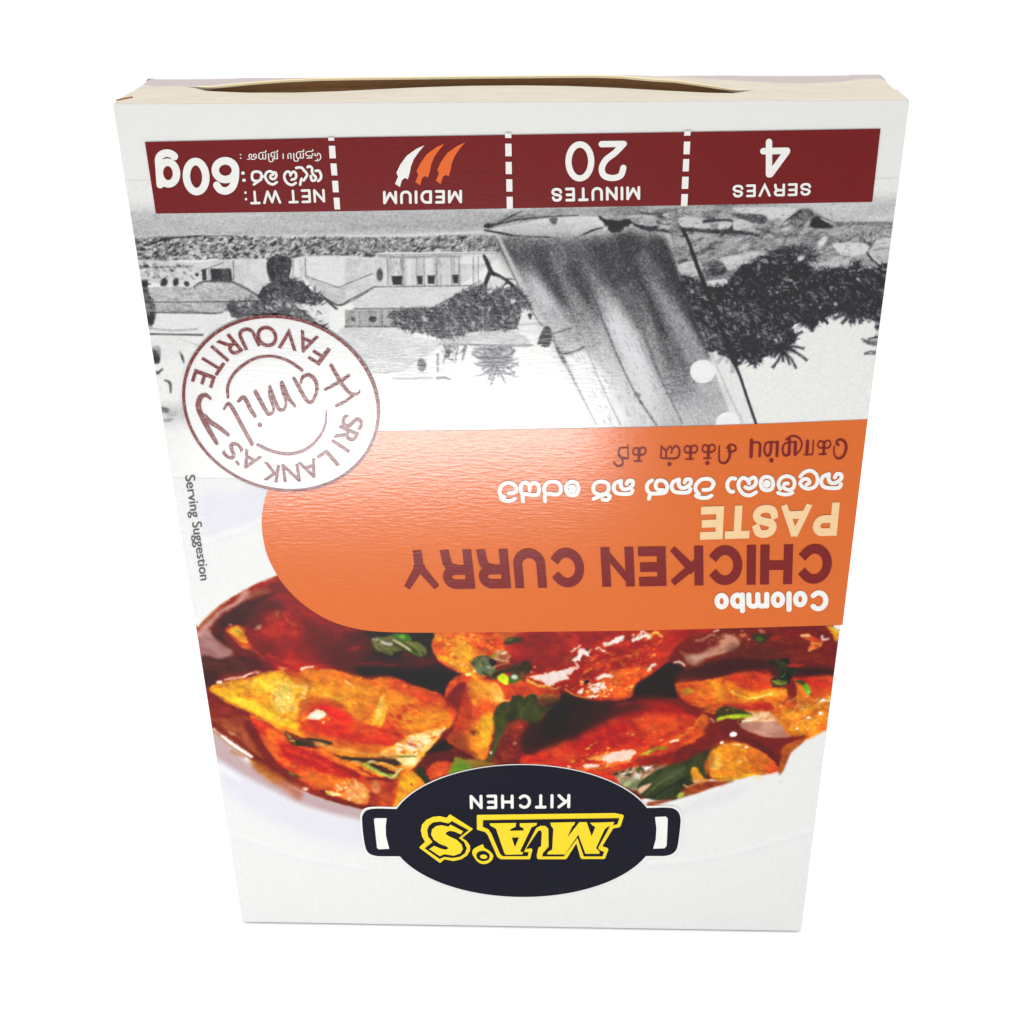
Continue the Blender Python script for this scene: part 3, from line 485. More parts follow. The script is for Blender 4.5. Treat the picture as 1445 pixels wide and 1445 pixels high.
    li([(610, 650), (700, 690), (800, 710), (900, 740), (950, 720)], [20, 26, 20, 16, 10], (240, 176, 80), f=1.6, warp=1); li([(860, 690), (960, 660), (1030, 650)], [6, 10, 4], (206, 80, 40), f=1.2)
    for q in [((1100, 440), (1130, 420), (1160, 350), (1230, 370), 34), ((1140, 440), (1150, 400), (1180, 370), (1230, 390), 26), ((1100, 480), (1115, 500), (1120, 515), (1110, 530), 12), ((1060, 350), (1100, 330), (1130, 310), (1150, 295), 12),
              ((1310, 320), (1340, 310), (1370, 340), (1390, 350), 16), ((1400, 280), (1440, 290), (1500, 240), (1580, 210), 36), ((1410, 300), (1450, 270), (1530, 250), (1570, 230), 26), ((1680, 240), (1740, 220), (1800, 200), (1850, 215), 30), ((1680, 235), (1760, 190), (1800, 160), (1860, 200), 14),
              ((1330, 630), (1370, 610), (1420, 600), (1470, 605), 30), ((1240, 720), (1300, 690), (1360, 680), (1390, 690), 20), ((1260, 740), (1310, 740), (1350, 700), (1400, 720), 24), ((1300, 770), (1330, 750), (1320, 730), (1360, 720), 18), ((1230, 810), (1250, 815), (1280, 800), (1290, 810), 24), ((1130, 770), (1160, 760), (1170, 770), (1180, 755), 20), ((1840, 540), (1860, 520), (1890, 500), (1915, 490), 22)]:
        li(q[:4], q[4], (250, 240, 234), f=1.2, a=.97, warp=1.2, ws=5)
    li([(1880, 190), (1930, 170), (1980, 190)], [20, 40, 20], (232, 180, 80), f=2, warp=1); sp([(1650, 180), (2050, 160), (1950, 220), (1680, 260)], 40, (4, 12), [(246, 216, 150), (230, 170, 80), (206, 110, 50)], a=.8)
    bl(1215, 668, 30, 20, (40, 30, 36), .95, -30, soft=.6); bl(1215, 330, 22, 18, (90, 50, 60), .8); bl(1340, 722, 14, 8, (206, 110, 90), .7)
    li([(1180, 580), (1230, 550), (1270, 530)], [10, 20, 8], (226, 150, 70), f=1.6, a=.8); li([(1000, 740), (1100, 800), (1240, 835)], [14, 18, 10], (246, 190, 110), f=1.6, a=.7)
    # herbs over the top centre
    po([(30, 470), (90, 420), (180, 390), (230, 420), (250, 470), (300, 560), (330, 590), (260, 630), (200, 600), (130, 590), (90, 540)], (58, 66, 40), f=1.6, col2=(104, 116, 84), tx=(9, 40, 2), warp=1.4, ws=5)
    po([(100, 440), (200, 420), (240, 510), (180, 560), (110, 520)], (112, 124, 96), f=3, a=.7, col2=(72, 84, 56), tx=(7, 30, 2)); bl(215, 515, 30, 16, (170, 176, 160), .7, 20)
    po([(270, 560), (400, 520), (520, 470), (620, 450), (660, 520), (600, 600), (520, 640), (440, 580), (330, 600), (250, 620)], (52, 42, 30), f=3, col2=(76, 60, 40), tx=(8, -20, 2)); po([(220, 440), (290, 430), (300, 480), (250, 500)], (40, 30, 24), f=2)
    po([(260, 380), (330, 340), (400, 360), (440, 400), (400, 460), (320, 450), (260, 430)], (150, 84, 52), f=2, col2=(196, 140, 100), tx=(6, -30, 2)); bl(370, 370, 30, 14, (232, 206, 190), .9, -20); li([(280, 430), (340, 440), (420, 455)], 12, (222, 176, 130), f=1.2); bl(270, 400, 26, 18, (130, 150, 50), .9); bl(430, 400, 20, 10, (206, 130, 100), .8)
    li([(270, 520), (320, 490), (430, 470)], [10, 14, 6], (206, 130, 90), f=1.4)
    po([(390, 240), (450, 210), (560, 220), (540, 260), (420, 280), (370, 280)], (58, 62, 36), f=2.5); bl(430, 235, 34, 16, (84, 104, 46), .9, -10)
    po([(300, 620), (350, 580), (400, 590), (420, 640), (400, 690), (340, 670)], (190, 206, 44), f=1.4); bl(410, 590, 22, 14, (190, 60, 30), .9)
    po([(420, 650), (450, 590), (520, 600), (530, 650), (450, 685)], (70, 104, 44), f=2); bl(478, 615, 30, 22, (226, 232, 220), .9); bl(560, 600, 30, 40, (130, 76, 50), .7); bl(685, 510, 18, 16, (220, 120, 70), .8); bl(650, 560, 14, 12, (206, 140, 90), .7)
    # ---- right: brown sauce with sheen
    F(820, 870, S)
    po([(960, 320), (1050, 240), (1200, 170), (1400, 150), (2700, 110), (2680, 600), (2400, 560), (2000, 560), (1500, 640), (1000, 680), (880, 560), (880, 460)], (110, 44, 36), f=4, col2=(130, 52, 38), tx=(24, -10, 3))
    po([(880, 470), (960, 480), (1060, 540), (1000, 660), (970, 720), (1010, 830), (800, 820), (620, 850), (540, 800), (560, 700), (700, 600), (820, 510)], (46, 38, 36), f=3)
    po([(1000, 560), (1200, 500), (1500, 430), (1900, 440), (2200, 500), (2600, 540), (2600, 640), (2000, 610), (1500, 640), (1000, 660)], (78, 44, 40), f=6, col2=(62, 38, 38), tx=(22, 0, 2))
    po([(1010, 350), (1080, 370), (1200, 390), (1300, 340), (1380, 270), (1440, 180), (1560, 200), (1620, 280), (1560, 350), (1430, 380), (1250, 430), (1140, 480), (1060, 440)], (196, 140, 116), f=3, col2=(160, 96, 80), tx=(10, -30, 2.5))
    po([(1120, 390), (1200, 390), (1250, 400), (1180, 440), (1130, 430)], (232, 206, 180), f=2.5, a=.9); li([(1180, 250), (1240, 240), (1320, 190), (1350, 180)], [14, 30, 18, 8], (238, 206, 176), f=1.4); li([(1320, 240), (1360, 235)], 20, (236, 190, 170), f=1.4); po([(1240, 200), (1420, 190), (1400, 300), (1260, 330), (1180, 280)], (124, 44, 40), f=4, a=.6)
    li([(950, 465), (1000, 460), (1040, 480), (1060, 500)], [12, 24, 24, 14], (250, 244, 236), f=1.2); li([(940, 500), (1040, 530)], 14, (34, 26, 26), f=2); li([(1360, 150), (1400, 140)], 20, (220, 170, 150), f=1.4)
    po([(960, 330), (1060, 260), (1150, 250), (1100, 350), (1000, 360), (1010, 430), (930, 440)], (116, 36, 32), f=4, a=.8)
    # carrot-like orange pieces
    po([(965, 700), (1000, 670), (1150, 660), (1300, 640), (1500, 590), (1750, 560), (1880, 640), (2000, 720), (2100, 790), (2080, 860), (1900, 880), (1740, 920), (1500, 980), (1400, 1000), (1240, 960), (1140, 920), (1040, 860), (990, 800)], (208, 84, 32), f=2.5, col2=(224, 116, 38), tx=(18, 10, 2), warp=1)
    po([(1180, 760), (1330, 690), (1440, 720), (1480, 830), (1400, 900), (1280, 860), (1200, 820)], (232, 148, 40), f=5, col2=(224, 122, 38), tx=(9, 30, 2)); li([(1360, 880), (1310, 930), (1290, 960)], [20, 30, 16], (236, 160, 50), f=2); li([(1250, 900), (1330, 920), (1400, 910)], 14, (236, 170, 90), f=2, a=.7)
    po([(1000, 690), (1150, 680), (1190, 760), (1120, 870), (1030, 830)], (200, 76, 34), f=5, a=.8); bl(1095, 760, 66, 34, (126, 150, 46), .95, -5, .6); bl(1120, 755, 36, 22, (150, 176, 60), .8); li([(1020, 720), (1090, 715), (1150, 720)], 16, (136, 40, 30), f=2, a=.8)
    F(1000, 870, S)
    po([(160, 690), (190, 640), (280, 660), (360, 740), (440, 770), (600, 750), (740, 730), (800, 760), (760, 820), (600, 830), (440, 870), (320, 870), (220, 790)], (234, 160, 50), f=3, col2=(226, 124, 40), tx=(12, -10, 2.5)); po([(220, 590), (420, 550), (600, 560), (640, 680), (560, 740), (400, 740), (260, 660)], (200, 70, 32), f=5, col2=(212, 92, 38), tx=(12, 10, 2))
    li([(220, 770), (300, 800), (420, 840), (560, 810), (650, 790)], [10, 20, 24, 18, 8], (244, 196, 76), f=2); li([(430, 830), (560, 810), (650, 780)], 10, (250, 220, 120), f=1.6); li([(240, 770), (290, 780)], 12, (250, 216, 110), f=1.6); li([(150, 660), (170, 740), (230, 820)], 18, (186, 60, 30), f=2.5)
    po([(800, 640), (1000, 610), (1290, 610), (1260, 760), (1130, 830), (1050, 800), (960, 700), (880, 670)], (192, 60, 34), f=3, col2=(206, 82, 36), tx=(14, 20, 2)); po([(870, 680), (960, 670), (1040, 800), (1120, 850), (1000, 930), (900, 900), (890, 800)], (228, 144, 46), f=3, col2=(212, 108, 40), tx=(9, 40, 2))
    po([(800, 640), (860, 640), (900, 760), (860, 880), (910, 940), (820, 930), (790, 860), (820, 760)], (122, 36, 34), f=3); po([(760, 870), (860, 880), (920, 940), (820, 940)], (190, 46, 32), f=3); bl(800, 880, 20, 12, (220, 90, 70), .8)
    po([(640, 880), (760, 900), (840, 950), (1000, 940), (1130, 860), (1260, 760), (1260, 900), (1220, 1080), (1180, 1160), (1000, 1260), (850, 1260), (760, 1180), (640, 1060)], (226, 138, 42), f=2.5, col2=(214, 102, 36), tx=(12, -25, 2))
    li([(900, 1000), (1050, 930), (1160, 870), (1240, 840)], [14, 26, 20, 12], (240, 180, 66), f=2); li([(940, 1040), (1080, 980), (1220, 900)], [10, 16, 10], (216, 110, 36), f=2); li([(880, 1160), (1000, 1120), (1180, 1000)], [20, 26, 16], (238, 166, 50), f=2.5)
    sp([(660, 900), (1240, 800), (1220, 1100), (900, 1240), (700, 1080)], 220, (4, 14), [(244, 196, 90), (206, 84, 36), (238, 160, 60), (250, 220, 150), (196, 70, 34)], a=.55, ang=-30)
    for x, y, rx, ry in [(1150, 865, 34, 18), (1210, 860, 26, 18), (1145, 995, 26, 20), (1030, 1040, 36, 14), (1000, 1060, 16, 16)]: bl(x, y, rx, ry, (250, 236, 210), .9, -20, warp=1)
    bl(1010, 1060, 26, 16, (216, 120, 50), .8); po([(380, 950), (560, 940), (600, 960), (720, 1080), (400, 1080)], (226, 160, 100), f=3, col2=(240, 196, 150), tx=(8, 10, 2)); bl(590, 980, 26, 36, (246, 216, 176), .8); sp([(380, 960), (600, 940), (700, 1060), (420, 1070)], 50, (4, 11), [(246, 216, 170), (206, 100, 50), (236, 160, 90)], a=.7)
    po([(0, 900), (150, 880), (330, 900), (600, 880), (640, 960), (380, 960), (200, 920)], (202, 74, 34), f=4, col2=(186, 56, 32), tx=(10, 10, 2))
    po([(80, 960), (160, 910), (260, 930), (360, 960), (440, 1000), (300, 1010), (160, 1010), (80, 1030)], (64, 62, 34), f=2.5); po([(80, 1070), (120, 1020), (220, 1000), (330, 990), (450, 1010), (360, 1030), (200, 1050), (130, 1090)], (158, 180, 44), f=1.8); li([(100, 1050), (220, 1020), (330, 1005)], [10, 18, 8], (196, 210, 60), f=1.5)
    # dark herb at right
    po([(590, 440), (700, 430), (820, 430), (830, 480), (900, 540), (900, 580), (850, 620), (800, 690), (700, 720), (650, 700), (630, 640), (700, 600), (720, 530), (640, 490)], (40, 44, 34), f=2, col2=(56, 62, 44), tx=(8, 40, 2), warp=1.5, ws=5)
    po([(640, 660), (700, 650), (800, 660), (770, 700), (690, 695)], (108, 124, 56), f=2, col2=(76, 86, 44), tx=(5, 0, 2)); li([(660, 655), (710, 680), (790, 680)], 8, (150, 160, 80), f=1.2); li([(740, 620), (770, 600), (780, 580)], 10, (100, 120, 90), f=1.4, a=.8)
    po([(880, 660), (960, 650), (990, 690), (960, 700)], (66, 74, 34), f=2); po([(965, 700), (1000, 690), (1040, 740), (1045, 780), (1010, 795), (975, 740)], (112, 168, 50), f=1.6); bl(1020, 765, 12, 24, (160, 206, 80), .8, 60)
    # upper right sauce details
    po([(430, 190), (560, 180), (640, 200), (600, 230), (560, 270), (500, 260)], (58, 56, 36), f=3); bl(520, 230, 40, 26, (70, 100, 40), .9, 10); po([(800, 130), (1180, 100), (1240, 180), (1300, 280), (1290, 380), (1200, 300), (1000, 220), (800, 200)], (134, 44, 34), f=5, col2=(112, 38, 34), tx=(12, 10, 2)); po([(1150, 230), (1310, 260), (1290, 520), (1200, 450)], (122, 42, 32), f=5)
    po([(940, 190), (1000, 170), (1080, 210), (1160, 240), (1140, 310), (1060, 350), (1010, 340), (1040, 270), (980, 220)], (206, 100, 50), f=2, col2=(186, 74, 40), tx=(7, 0, 1)); li([(950, 195), (1000, 190), (1030, 200)], [10, 26, 12], (240, 206, 150), f=1.4); li([(1155, 200), (1170, 235), (1220, 230)], [20, 30, 14], (236, 206, 200), f=1.4); li([(1050, 270), (1110, 280), (1140, 300)], 18, (232, 150, 90), f=1.6); li([(1080, 330), (1030, 345)], 16, (230, 140, 80), f=1.5)
    bl(880, 500, 80, 20, (186, 60, 40), .9, 0); bl(690, 220, 60, 20, (160, 50, 36), .7); bl(350, 195, 40, 18, (206, 120, 80), .8); bl(540, 150, 40, 16, (196, 130, 110), .7, 20); sp([(0, 160), (400, 140), (420, 240), (250, 330), (0, 300)], 60, (4, 14), [(226, 186, 160), (120, 40, 36), (190, 120, 90)], a=.5)
    po([(1200, 100), (1240, 95), (1310, 180), (1335, 250), (1310, 280), (1260, 190)], (226, 150, 40), f=3); li([(1250, 105), (1300, 150), (1340, 210)], [20, 26, 16], (246, 216, 70), f=2); po([(1270, 92), (1360, 88), (1350, 200), (1320, 150)], (244, 242, 238), f=2)
    # ---- red piece above the emblem (right)
    F(740, 1000, S)
    po([(0, 420), (200, 380), (400, 250), (560, 160), (700, 60), (900, -40), (1200, -80), (1430, -60), (1620, 20), (1760, 110), (1830, 230), (1740, 340), (1560, 420), (1500, 560), (1300, 640), (1150, 800), (900, 760), (500, 640), (0, 580)], (190, 52, 30), f=3, col2=(204, 74, 32), tx=(22, -15, 2.5))
    po([(0, 200), (260, 100), (560, 120), (700, 60), (600, 220), (420, 330), (200, 420), (0, 480)], (58, 38, 34), f=6, a=.9); po([(820, 30), (1000, -30), (1300, -50), (1500, 0), (1300, 60), (1000, 100)], (166, 42, 36), f=6, a=.8); po([(1150, 100), (1400, 60), (1560, 140), (1400, 230), (1200, 220)], (214, 84, 34), f=6)
    po([(0, 480), (160, 490), (400, 540), (600, 500), (760, 560), (640, 640), (300, 590), (0, 570)], (196, 62, 34), f=4, col2=(180, 46, 30), tx=(10, 10, 2)); po([(560, 330), (800, 300), (1000, 320), (900, 420), (700, 460), (540, 440)], (186, 44, 26), f=6, a=.8)
    li([(0, 545), (80, 560), (240, 575)], 14, (222, 100, 46), f=2); sp([(400, 480), (900, 420), (1300, 440), (1100, 720), (560, 600)], 200, (4, 14), [(236, 140, 70), (206, 66, 34), (246, 196, 130), (180, 44, 28), (240, 160, 80)], a=.55, ang=-12, st=2)
    po([(640, 500), (780, 470), (1000, 420), (1130, 420), (1110, 480), (1070, 530), (960, 540), (850, 560), (800, 530), (700, 520)], (232, 160, 90), f=2, col2=(226, 130, 60), tx=(7, -15, 3)); po([(790, 500), (880, 450), (1000, 425), (1120, 425), (1080, 520), (960, 530), (860, 550), (820, 530)], (246, 226, 212), f=1.4, col2=(238, 206, 186), tx=(5, -15, 3), warp=1.2, ws=5)
    po([(610, 585), (680, 565), (760, 570), (720, 600), (640, 605)], (246, 220, 200), f=1.4, warp=1, ws=5); li([(540, 610), (640, 620), (800, 600), (950, 560), (1090, 540)], [10, 16, 16, 20, 10], (230, 130, 60), f=1.6, warp=1); li([(700, 640), (860, 630), (960, 600)], 20, (216, 80, 36), f=2); bl(455, 590, 20, 14, (246, 190, 160), .9)
    li([(850, 560), (840, 590)], 10, (250, 220, 170), f=1.2); for_pts = [(680, 370), (740, 345), (1060, 260), (1110, 270), (860, 400), (1400, 320), (650, 400)]
    for x, y in for_pts: bl(x, y, 22, 12, (240, 170, 90), .85, -20, warp=1)
    li([(1190, 460), (1280, 440), (1380, 400), (1450, 400)], [14, 26, 26, 16], (140, 150, 50), f=1.6); li([(1210, 450), (1300, 430)], 10, (196, 200, 70), f=1.2)
    po([(900, 660), (1000, 620), (1150, 590), (1330, 560), (1480, 590), (1300, 700), (1180, 830), (1000, 760)], (150, 110, 76), f=2.5, col2=(196, 170, 140), tx=(7, -20, 2.5))
    sp([(900, 660), (1200, 580), (1340, 570), (1200, 800), (980, 750)], 160, (4, 14), [(240, 230, 216), (60, 56, 36), (206, 180, 150), (90, 70, 50), (226, 160, 120)], a=.8, ang=-25, st=1.8)
    for x, y, rx, ry, c in [(1250, 605, 32, 24, (252, 250, 248)), (1030, 660, 40, 16, (226, 216, 206)), (1150, 690, 40, 24, (220, 216, 206)), (930, 660, 24, 16, (48, 46, 34)), (1060, 670, 40, 14, (56, 60, 36)), (1170, 620, 36, 22, (80, 84, 46)), (1260, 680, 50, 16, (216, 160, 130)), (1320, 570, 30, 10, (240, 220, 200))]: bl(x, y, rx, ry, c, .9, -20, warp=1.2, ws=5)
    po([(960, 750), (1050, 710), (1200, 720), (1300, 690), (1250, 760), (1120, 830)], (160, 162, 130), f=2.5, col2=(120, 122, 88), tx=(6, -25, 3)); bl(1050, 770, 40, 20, (190, 200, 130), .8, -20)
    # ---- dark leaf, small yellow piece, rim at right
    F(900, 1000, 5.161)
    po([(0, 560), (60, 500), (150, 440), (260, 400), (340, 380), (420, 320), (520, 290), (580, 270), (560, 340), (480, 400), (500, 500), (420, 540), (370, 560), (300, 640), (180, 670), (60, 650), (10, 620)], (48, 54, 34), f=2, col2=(66, 74, 46), tx=(14, -40, 2))
    po([(110, 540), (200, 460), (320, 420), (360, 450), (300, 520), (200, 580)], (74, 84, 56), f=5, a=.7); po([(20, 610), (100, 560), (240, 560), (260, 620), (120, 650)], (56, 66, 34), f=3); po([(0, 590), (40, 560), (100, 545), (60, 590), (20, 620)], (232, 180, 150), f=2)
    po([(560, 110), (700, 130), (900, 190), (1100, 200), (1230, 205), (1120, 300), (1070, 420), (1030, 460), (980, 360), (880, 280), (760, 230), (620, 230), (540, 200)], (126, 44, 30), f=3, col2=(110, 36, 28), tx=(14, 20, 3))
    po([(1050, 300), (1130, 240), (1240, 200), (1200, 250), (1110, 330), (1060, 450), (1030, 470)], (170, 88, 34), f=2.5); po([(700, 210), (860, 230), (1000, 330), (1020, 430), (960, 380), (860, 300), (720, 250)], (96, 30, 26), f=3)
    po([(720, 120), (760, 95), (880, 100), (1000, 95), (1050, 120), (1085, 180), (1110, 205), (960, 210), (860, 185)], (204, 152, 132), f=2, col2=(180, 124, 108), tx=(8, 10, 3)); po([(650, 70), (720, 90), (740, 140), (640, 160), (560, 120)], (110, 36, 34), f=3); li([(740, 95), (800, 85), (860, 75)], 18, (246, 226, 190), f=1.6); bl(745, 95, 14, 12, (80, 30, 30), .9); li([(530, 70), (550, 90), (560, 100)], [10, 18, 10], (240, 206, 206), f=1.2)
    bl(697, 187, 28, 18, (252, 248, 246), 1, -5, .5); bl(614, 248, 15, 13, (246, 232, 226), 1, 0, .5)
    po([(540, 330), (600, 270), (700, 245), (800, 260), (920, 320), (1000, 390), (1010, 440), (930, 480), (850, 480), (740, 510), (620, 525), (530, 500), (520, 430)], (230, 150, 36), f=1.8, col2=(218, 116, 34), tx=(14, 20, 1.5), rim=((196, 90, 24), 2.5, .7))
    po([(540, 350), (590, 330), (620, 400), (580, 440), (530, 430)], (240, 206, 120), f=3, a=.85); po([(540, 480), (660, 490), (840, 450), (960, 450), (830, 490), (640, 525)], (240, 180, 40), f=2.5); po([(920, 440), (990, 400), (1030, 440), (1000, 470), (930, 470)], (206, 76, 34), f=2.5); po([(620, 300), (760, 290), (900, 340), (840, 440), (660, 440)], (232, 146, 36), f=6, col2=(214, 110, 34), tx=(8, 0, 1))
    sp([(600, 280), (800, 270), (960, 380), (860, 460), (620, 480)], 130, (3, 9), [(246, 206, 90), (206, 96, 30), (240, 170, 50), (216, 120, 34)], a=.6)
    for x, y, rx, ry in [(725, 262, 36, 9), (792, 280, 16, 14), (745, 385, 22, 10), (795, 375, 18, 11), (775, 345, 10, 7), (830, 350, 12, 8)]: bl(x, y, rx, ry, (252, 232, 160), .9, 10)
    bl(1020, 428, 12, 10, (190, 80, 60), .9)
    po([(390, 440), (430, 430), (480, 500), (520, 520), (470, 540), (400, 530)], (232, 160, 50), f=2); po([(400, 520), (500, 520), (560, 530), (460, 560)], (216, 150, 110), f=2.5, a=.9); li([(440, 390), (470, 440), (490, 500)], [24, 34, 14], (62, 66, 36), f=2)
    po([(350, 570), (520, 530), (640, 525), (700, 530), (560, 570), (420, 620), (260, 665), (100, 710), (80, 680), (260, 650)], (120, 54, 30), f=2.5, col2=(160, 74, 34), tx=(9, -15, 3)); bl(310, 630, 30, 16, (176, 196, 90), .9, -30); bl(350, 565, 22, 8, (200, 170, 110), .8, 40); bl(265, 650, 26, 12, (60, 70, 34), .9, -20)
    po([(520, 330), (560, 290), (560, 380), (530, 440), (500, 480), (490, 410)], (206, 126, 50), f=3, a=.8)
    bl(880, 505, 26, 10, (226, 210, 130), .8, -10); bl(1040, 535, 12, 5, (206, 206, 170), .7); bl(620, 565, 26, 8, (220, 190, 160), .5)
    # rim at lower left: bright line, amber edge
    F(270, 1010, S)
    po([(190, 0), (330, 20), (560, 0), (640, 120), (760, 330), (900, 540), (1000, 620), (1150, 740), (1000, 700), (800, 560), (640, 420), (420, 260), (210, 80)], (166, 84, 58), f=3, col2=(142, 62, 46), tx=(16, 40, 3)); po([(540, 60), (640, 90), (780, 330), (900, 520), (1060, 660), (900, 600), (720, 400), (600, 220)], (112, 40, 32), f=5)
    li([(200, 40), (330, 160), (480, 260), (640, 400), (800, 510), (1000, 640)], [20, 30, 30, 44, 60, 40], (120, 44, 26), f=2.5)
    po([(600, 450), (700, 470), (820, 560), (950, 640), (900, 710), (780, 650), (640, 540)], (176, 104, 44), f=5, a=.9); po([(860, 640), (1000, 680), (1130, 770), (1100, 850), (960, 760)], (178, 110, 84), f=6, a=.9); li([(420, 360), (480, 390), (540, 410)], [20, 30, 20], (166, 96, 50), f=3, a=.8); li([(220, 140), (300, 210), (400, 300), (600, 430)], 14, (166, 100, 56), f=2)
    li([(315, 205), (400, 270), (500, 340), (615, 415)], [22, 32, 32, 24], (255, 244, 240), f=1); bl(415, 180, 40, 18, (206, 140, 100), .7, 20)
    # edge sheen by the upper piece
    F(270, 860, S)
    li([(270, 740), (300, 735)], [26, 34], (248, 226, 206), f=1.2); li([(340, 715), (430, 700), (530, 685), (600, 650), (685, 632)], [18, 22, 26, 24, 16], (230, 166, 140), f=1.3, warp=1.2, ws=6); li([(520, 690), (560, 670), (610, 650)], [8, 16, 8], (250, 214, 196), f=1)
    li([(1130, 608), (1180, 592), (1240, 585)], [30, 22, 12], (250, 216, 196), f=1.2); li([(900, 590), (940, 600), (980, 606)], [14, 22, 10], (220, 140, 100), f=1.4); po([(960, 620), (1060, 620), (1130, 650), (1120, 700), (1020, 680)], (190, 70, 26), f=3, a=.8)
    # ---- second pass: forms, folds and wet glints inside the pieces, as the pack's picture prints them
    def fib(pts, n, cols, ang, a=.5, r=(1.2, 3), st=5, jit=14): sp(pts, n, r, cols, a=a, ang=ang, st=st, jit=jit, soft=.9)
    F(270, 860, 3.6125)
    po([(395, -60), (470, -20), (420, 60), (330, 90), (260, 70), (300, 0)], (74, 34, 32), f=9, a=.75); po([(560, 60), (760, 110), (900, 140), (860, 260), (700, 280), (600, 200)], (96, 30, 28), f=12, a=.7); po([(380, 20), (520, 30), (560, 120), (470, 170), (390, 120)], (176, 58, 32), f=10, a=.7)
    po([(300, 140), (420, 150), (480, 250), (380, 270), (310, 210)], (110, 34, 30), f=8, a=.6); fib([(380, -20), (800, 60), (760, 260), (400, 260)], 120, [(190, 70, 40), (104, 28, 26), (170, 50, 34)], 30, .4)
    li([(470, 20), (500, 60), (540, 80)], [3, 7, 3], (214, 110, 70), f=2, a=.6); li([(390, 230), (470, 262), (560, 270)], [6, 12, 4], (190, 74, 40), f=3, a=.7)
    po([(100, 400), (180, 378), (260, 366), (300, 400), (220, 430), (140, 425)], (232, 166, 44), f=4, a=.7); po([(170, 445), (300, 470), (420, 530), (470, 590), (380, 550), (260, 500)], (244, 202, 60), f=4, a=.7)
    po([(330, 340), (430, 320), (470, 380), (380, 420), (320, 400)], (240, 196, 62), f=6, a=.7); po([(480, 330), (560, 330), (600, 380), (540, 380)], (190, 84, 30), f=4, a=.6); po([(420, 420), (480, 420), (500, 500), (440, 510)], (246, 220, 120), f=6, a=.6)
    po([(520, 345), (700, 325), (900, 370), (1000, 370), (980, 500), (860, 520), (700, 440), (560, 460)], (232, 156, 46), f=16, a=.5); po([(540, 420), (600, 440), (580, 520), (520, 560), (480, 520)], (230, 160, 44), f=12, a=.6)
    li([(560, 330), (600, 380), (590, 440), (560, 470)], [4, 10, 12, 6], (176, 92, 34), f=2.5, a=.6); li([(640, 400), (700, 440), (760, 460)], [4, 12, 4], (240, 190, 96), f=3, a=.6)
    po([(560, 470), (620, 440), (720, 455), (800, 500), (760, 510), (680, 480), (600, 490), (550, 540)], (176, 78, 28), f=3.5, a=.7); po([(600, 560), (700, 585), (800, 590), (760, 620), (640, 600)], (182, 44, 24), f=6, a=.8)
    po([(840, 430), (930, 400), (950, 440), (880, 540), (830, 540)], (196, 104, 40), f=6, a=.6); po([(990, 420), (1080, 430), (1160, 470), (1080, 500), (1010, 500)], (228, 148, 56), f=8, a=.6); po([(1180, 430), (1300, 470), (1360, 530), (1300, 520), (1200, 480)], (192, 74, 28), f=6, a=.7)
    po([(1100, 580), (1240, 560), (1330, 560), (1260, 620), (1120, 640)], (230, 150, 50), f=8, a=.6); li([(1000, 600), (1100, 620), (1200, 610), (1300, 570)], [6, 14, 12, 4], (188, 60, 28), f=4, a=.6); li([(880, 590), (960, 610), (1060, 640)], [6, 12, 6], (170, 40, 24), f=3, a=.7)
    fib([(640, 330), (1000, 370), (960, 600), (620, 420)], 170, [(246, 196, 100), (184, 80, 30), (238, 160, 60)], 28, .5); fib([(980, 380), (1340, 490), (1260, 620), (980, 600)], 200, [(240, 170, 80), (176, 60, 26), (232, 140, 50), (206, 84, 30)], 24, .5); fib([(160, 410), (460, 340), (560, 560), (400, 560)], 170, [(250, 224, 120), (206, 130, 34), (244, 200, 70)], 22, .5)
    sp([(420, 350), (600, 390), (560, 580), (440, 560)], 50, (3, 8), [(252, 240, 190), (250, 230, 150)], a=.7, ang=30, st=1.5); sp([(160, 380), (420, 330), (300, 420)], 16, (3, 6), [(250, 220, 130)], a=.6)
    li([(105, 402), (220, 368), (330, 342), (390, 318), (460, 306), (530, 338), (600, 312), (720, 310)], 6, (170, 84, 30), f=1.6, a=.55); li([(880, 352), (1000, 346), (1160, 398), (1290, 452), (1366, 520)], 8, (140, 50, 26), f=2, a=.6)
    li([(140, 442), (290, 522), (420, 598), (540, 652), (660, 690)], [4, 10, 12, 14, 8], (136, 60, 26), f=2, a=.6)
    # lower red piece: darker fold, bright ridge
    po([(420, 660), (520, 690), (640, 740), (760, 800), (840, 850), (760, 850), (640, 810), (520, 770), (440, 720)], (172, 40, 24), f=5, a=.7); po([(360, 640), (420, 660), (460, 720), (400, 720)], (226, 112, 36), f=4, a=.7); li([(470, 700), (560, 740), (660, 780), (740, 830)], [4, 12, 12, 4], (228, 96, 44), f=3, a=.6)
    po([(560, 820), (660, 850), (700, 900), (640, 905), (560, 865)], (224, 110, 44), f=5, a=.6); po([(720, 780), (800, 800), (860, 840), (820, 850)], (140, 34, 24), f=3, a=.8); fib([(380, 620), (700, 740), (880, 900), (760, 940), (520, 830)], 200, [(236, 130, 60), (160, 36, 22), (226, 90, 36), (246, 170, 90)], 32, .45)
    po([(800, 900), (880, 880), (910, 950), (870, 990), (800, 960)], (240, 186, 120), f=5, a=.5); li([(340, 660), (400, 760), (480, 830), (580, 900), (700, 945), (840, 995)], [6, 10, 10, 10, 8, 6], (150, 50, 24), f=2, a=.6)
    po([(620, 670), (760, 700), (900, 720), (1040, 730), (1040, 760), (880, 750), (720, 730)], (214, 130, 56), f=3, a=.6); li([(660, 690), (800, 720), (960, 742)], [4, 10, 4], (246, 190, 110), f=2, a=.6)
    # middle strip and hollow
    F(560, 860, 4.25)
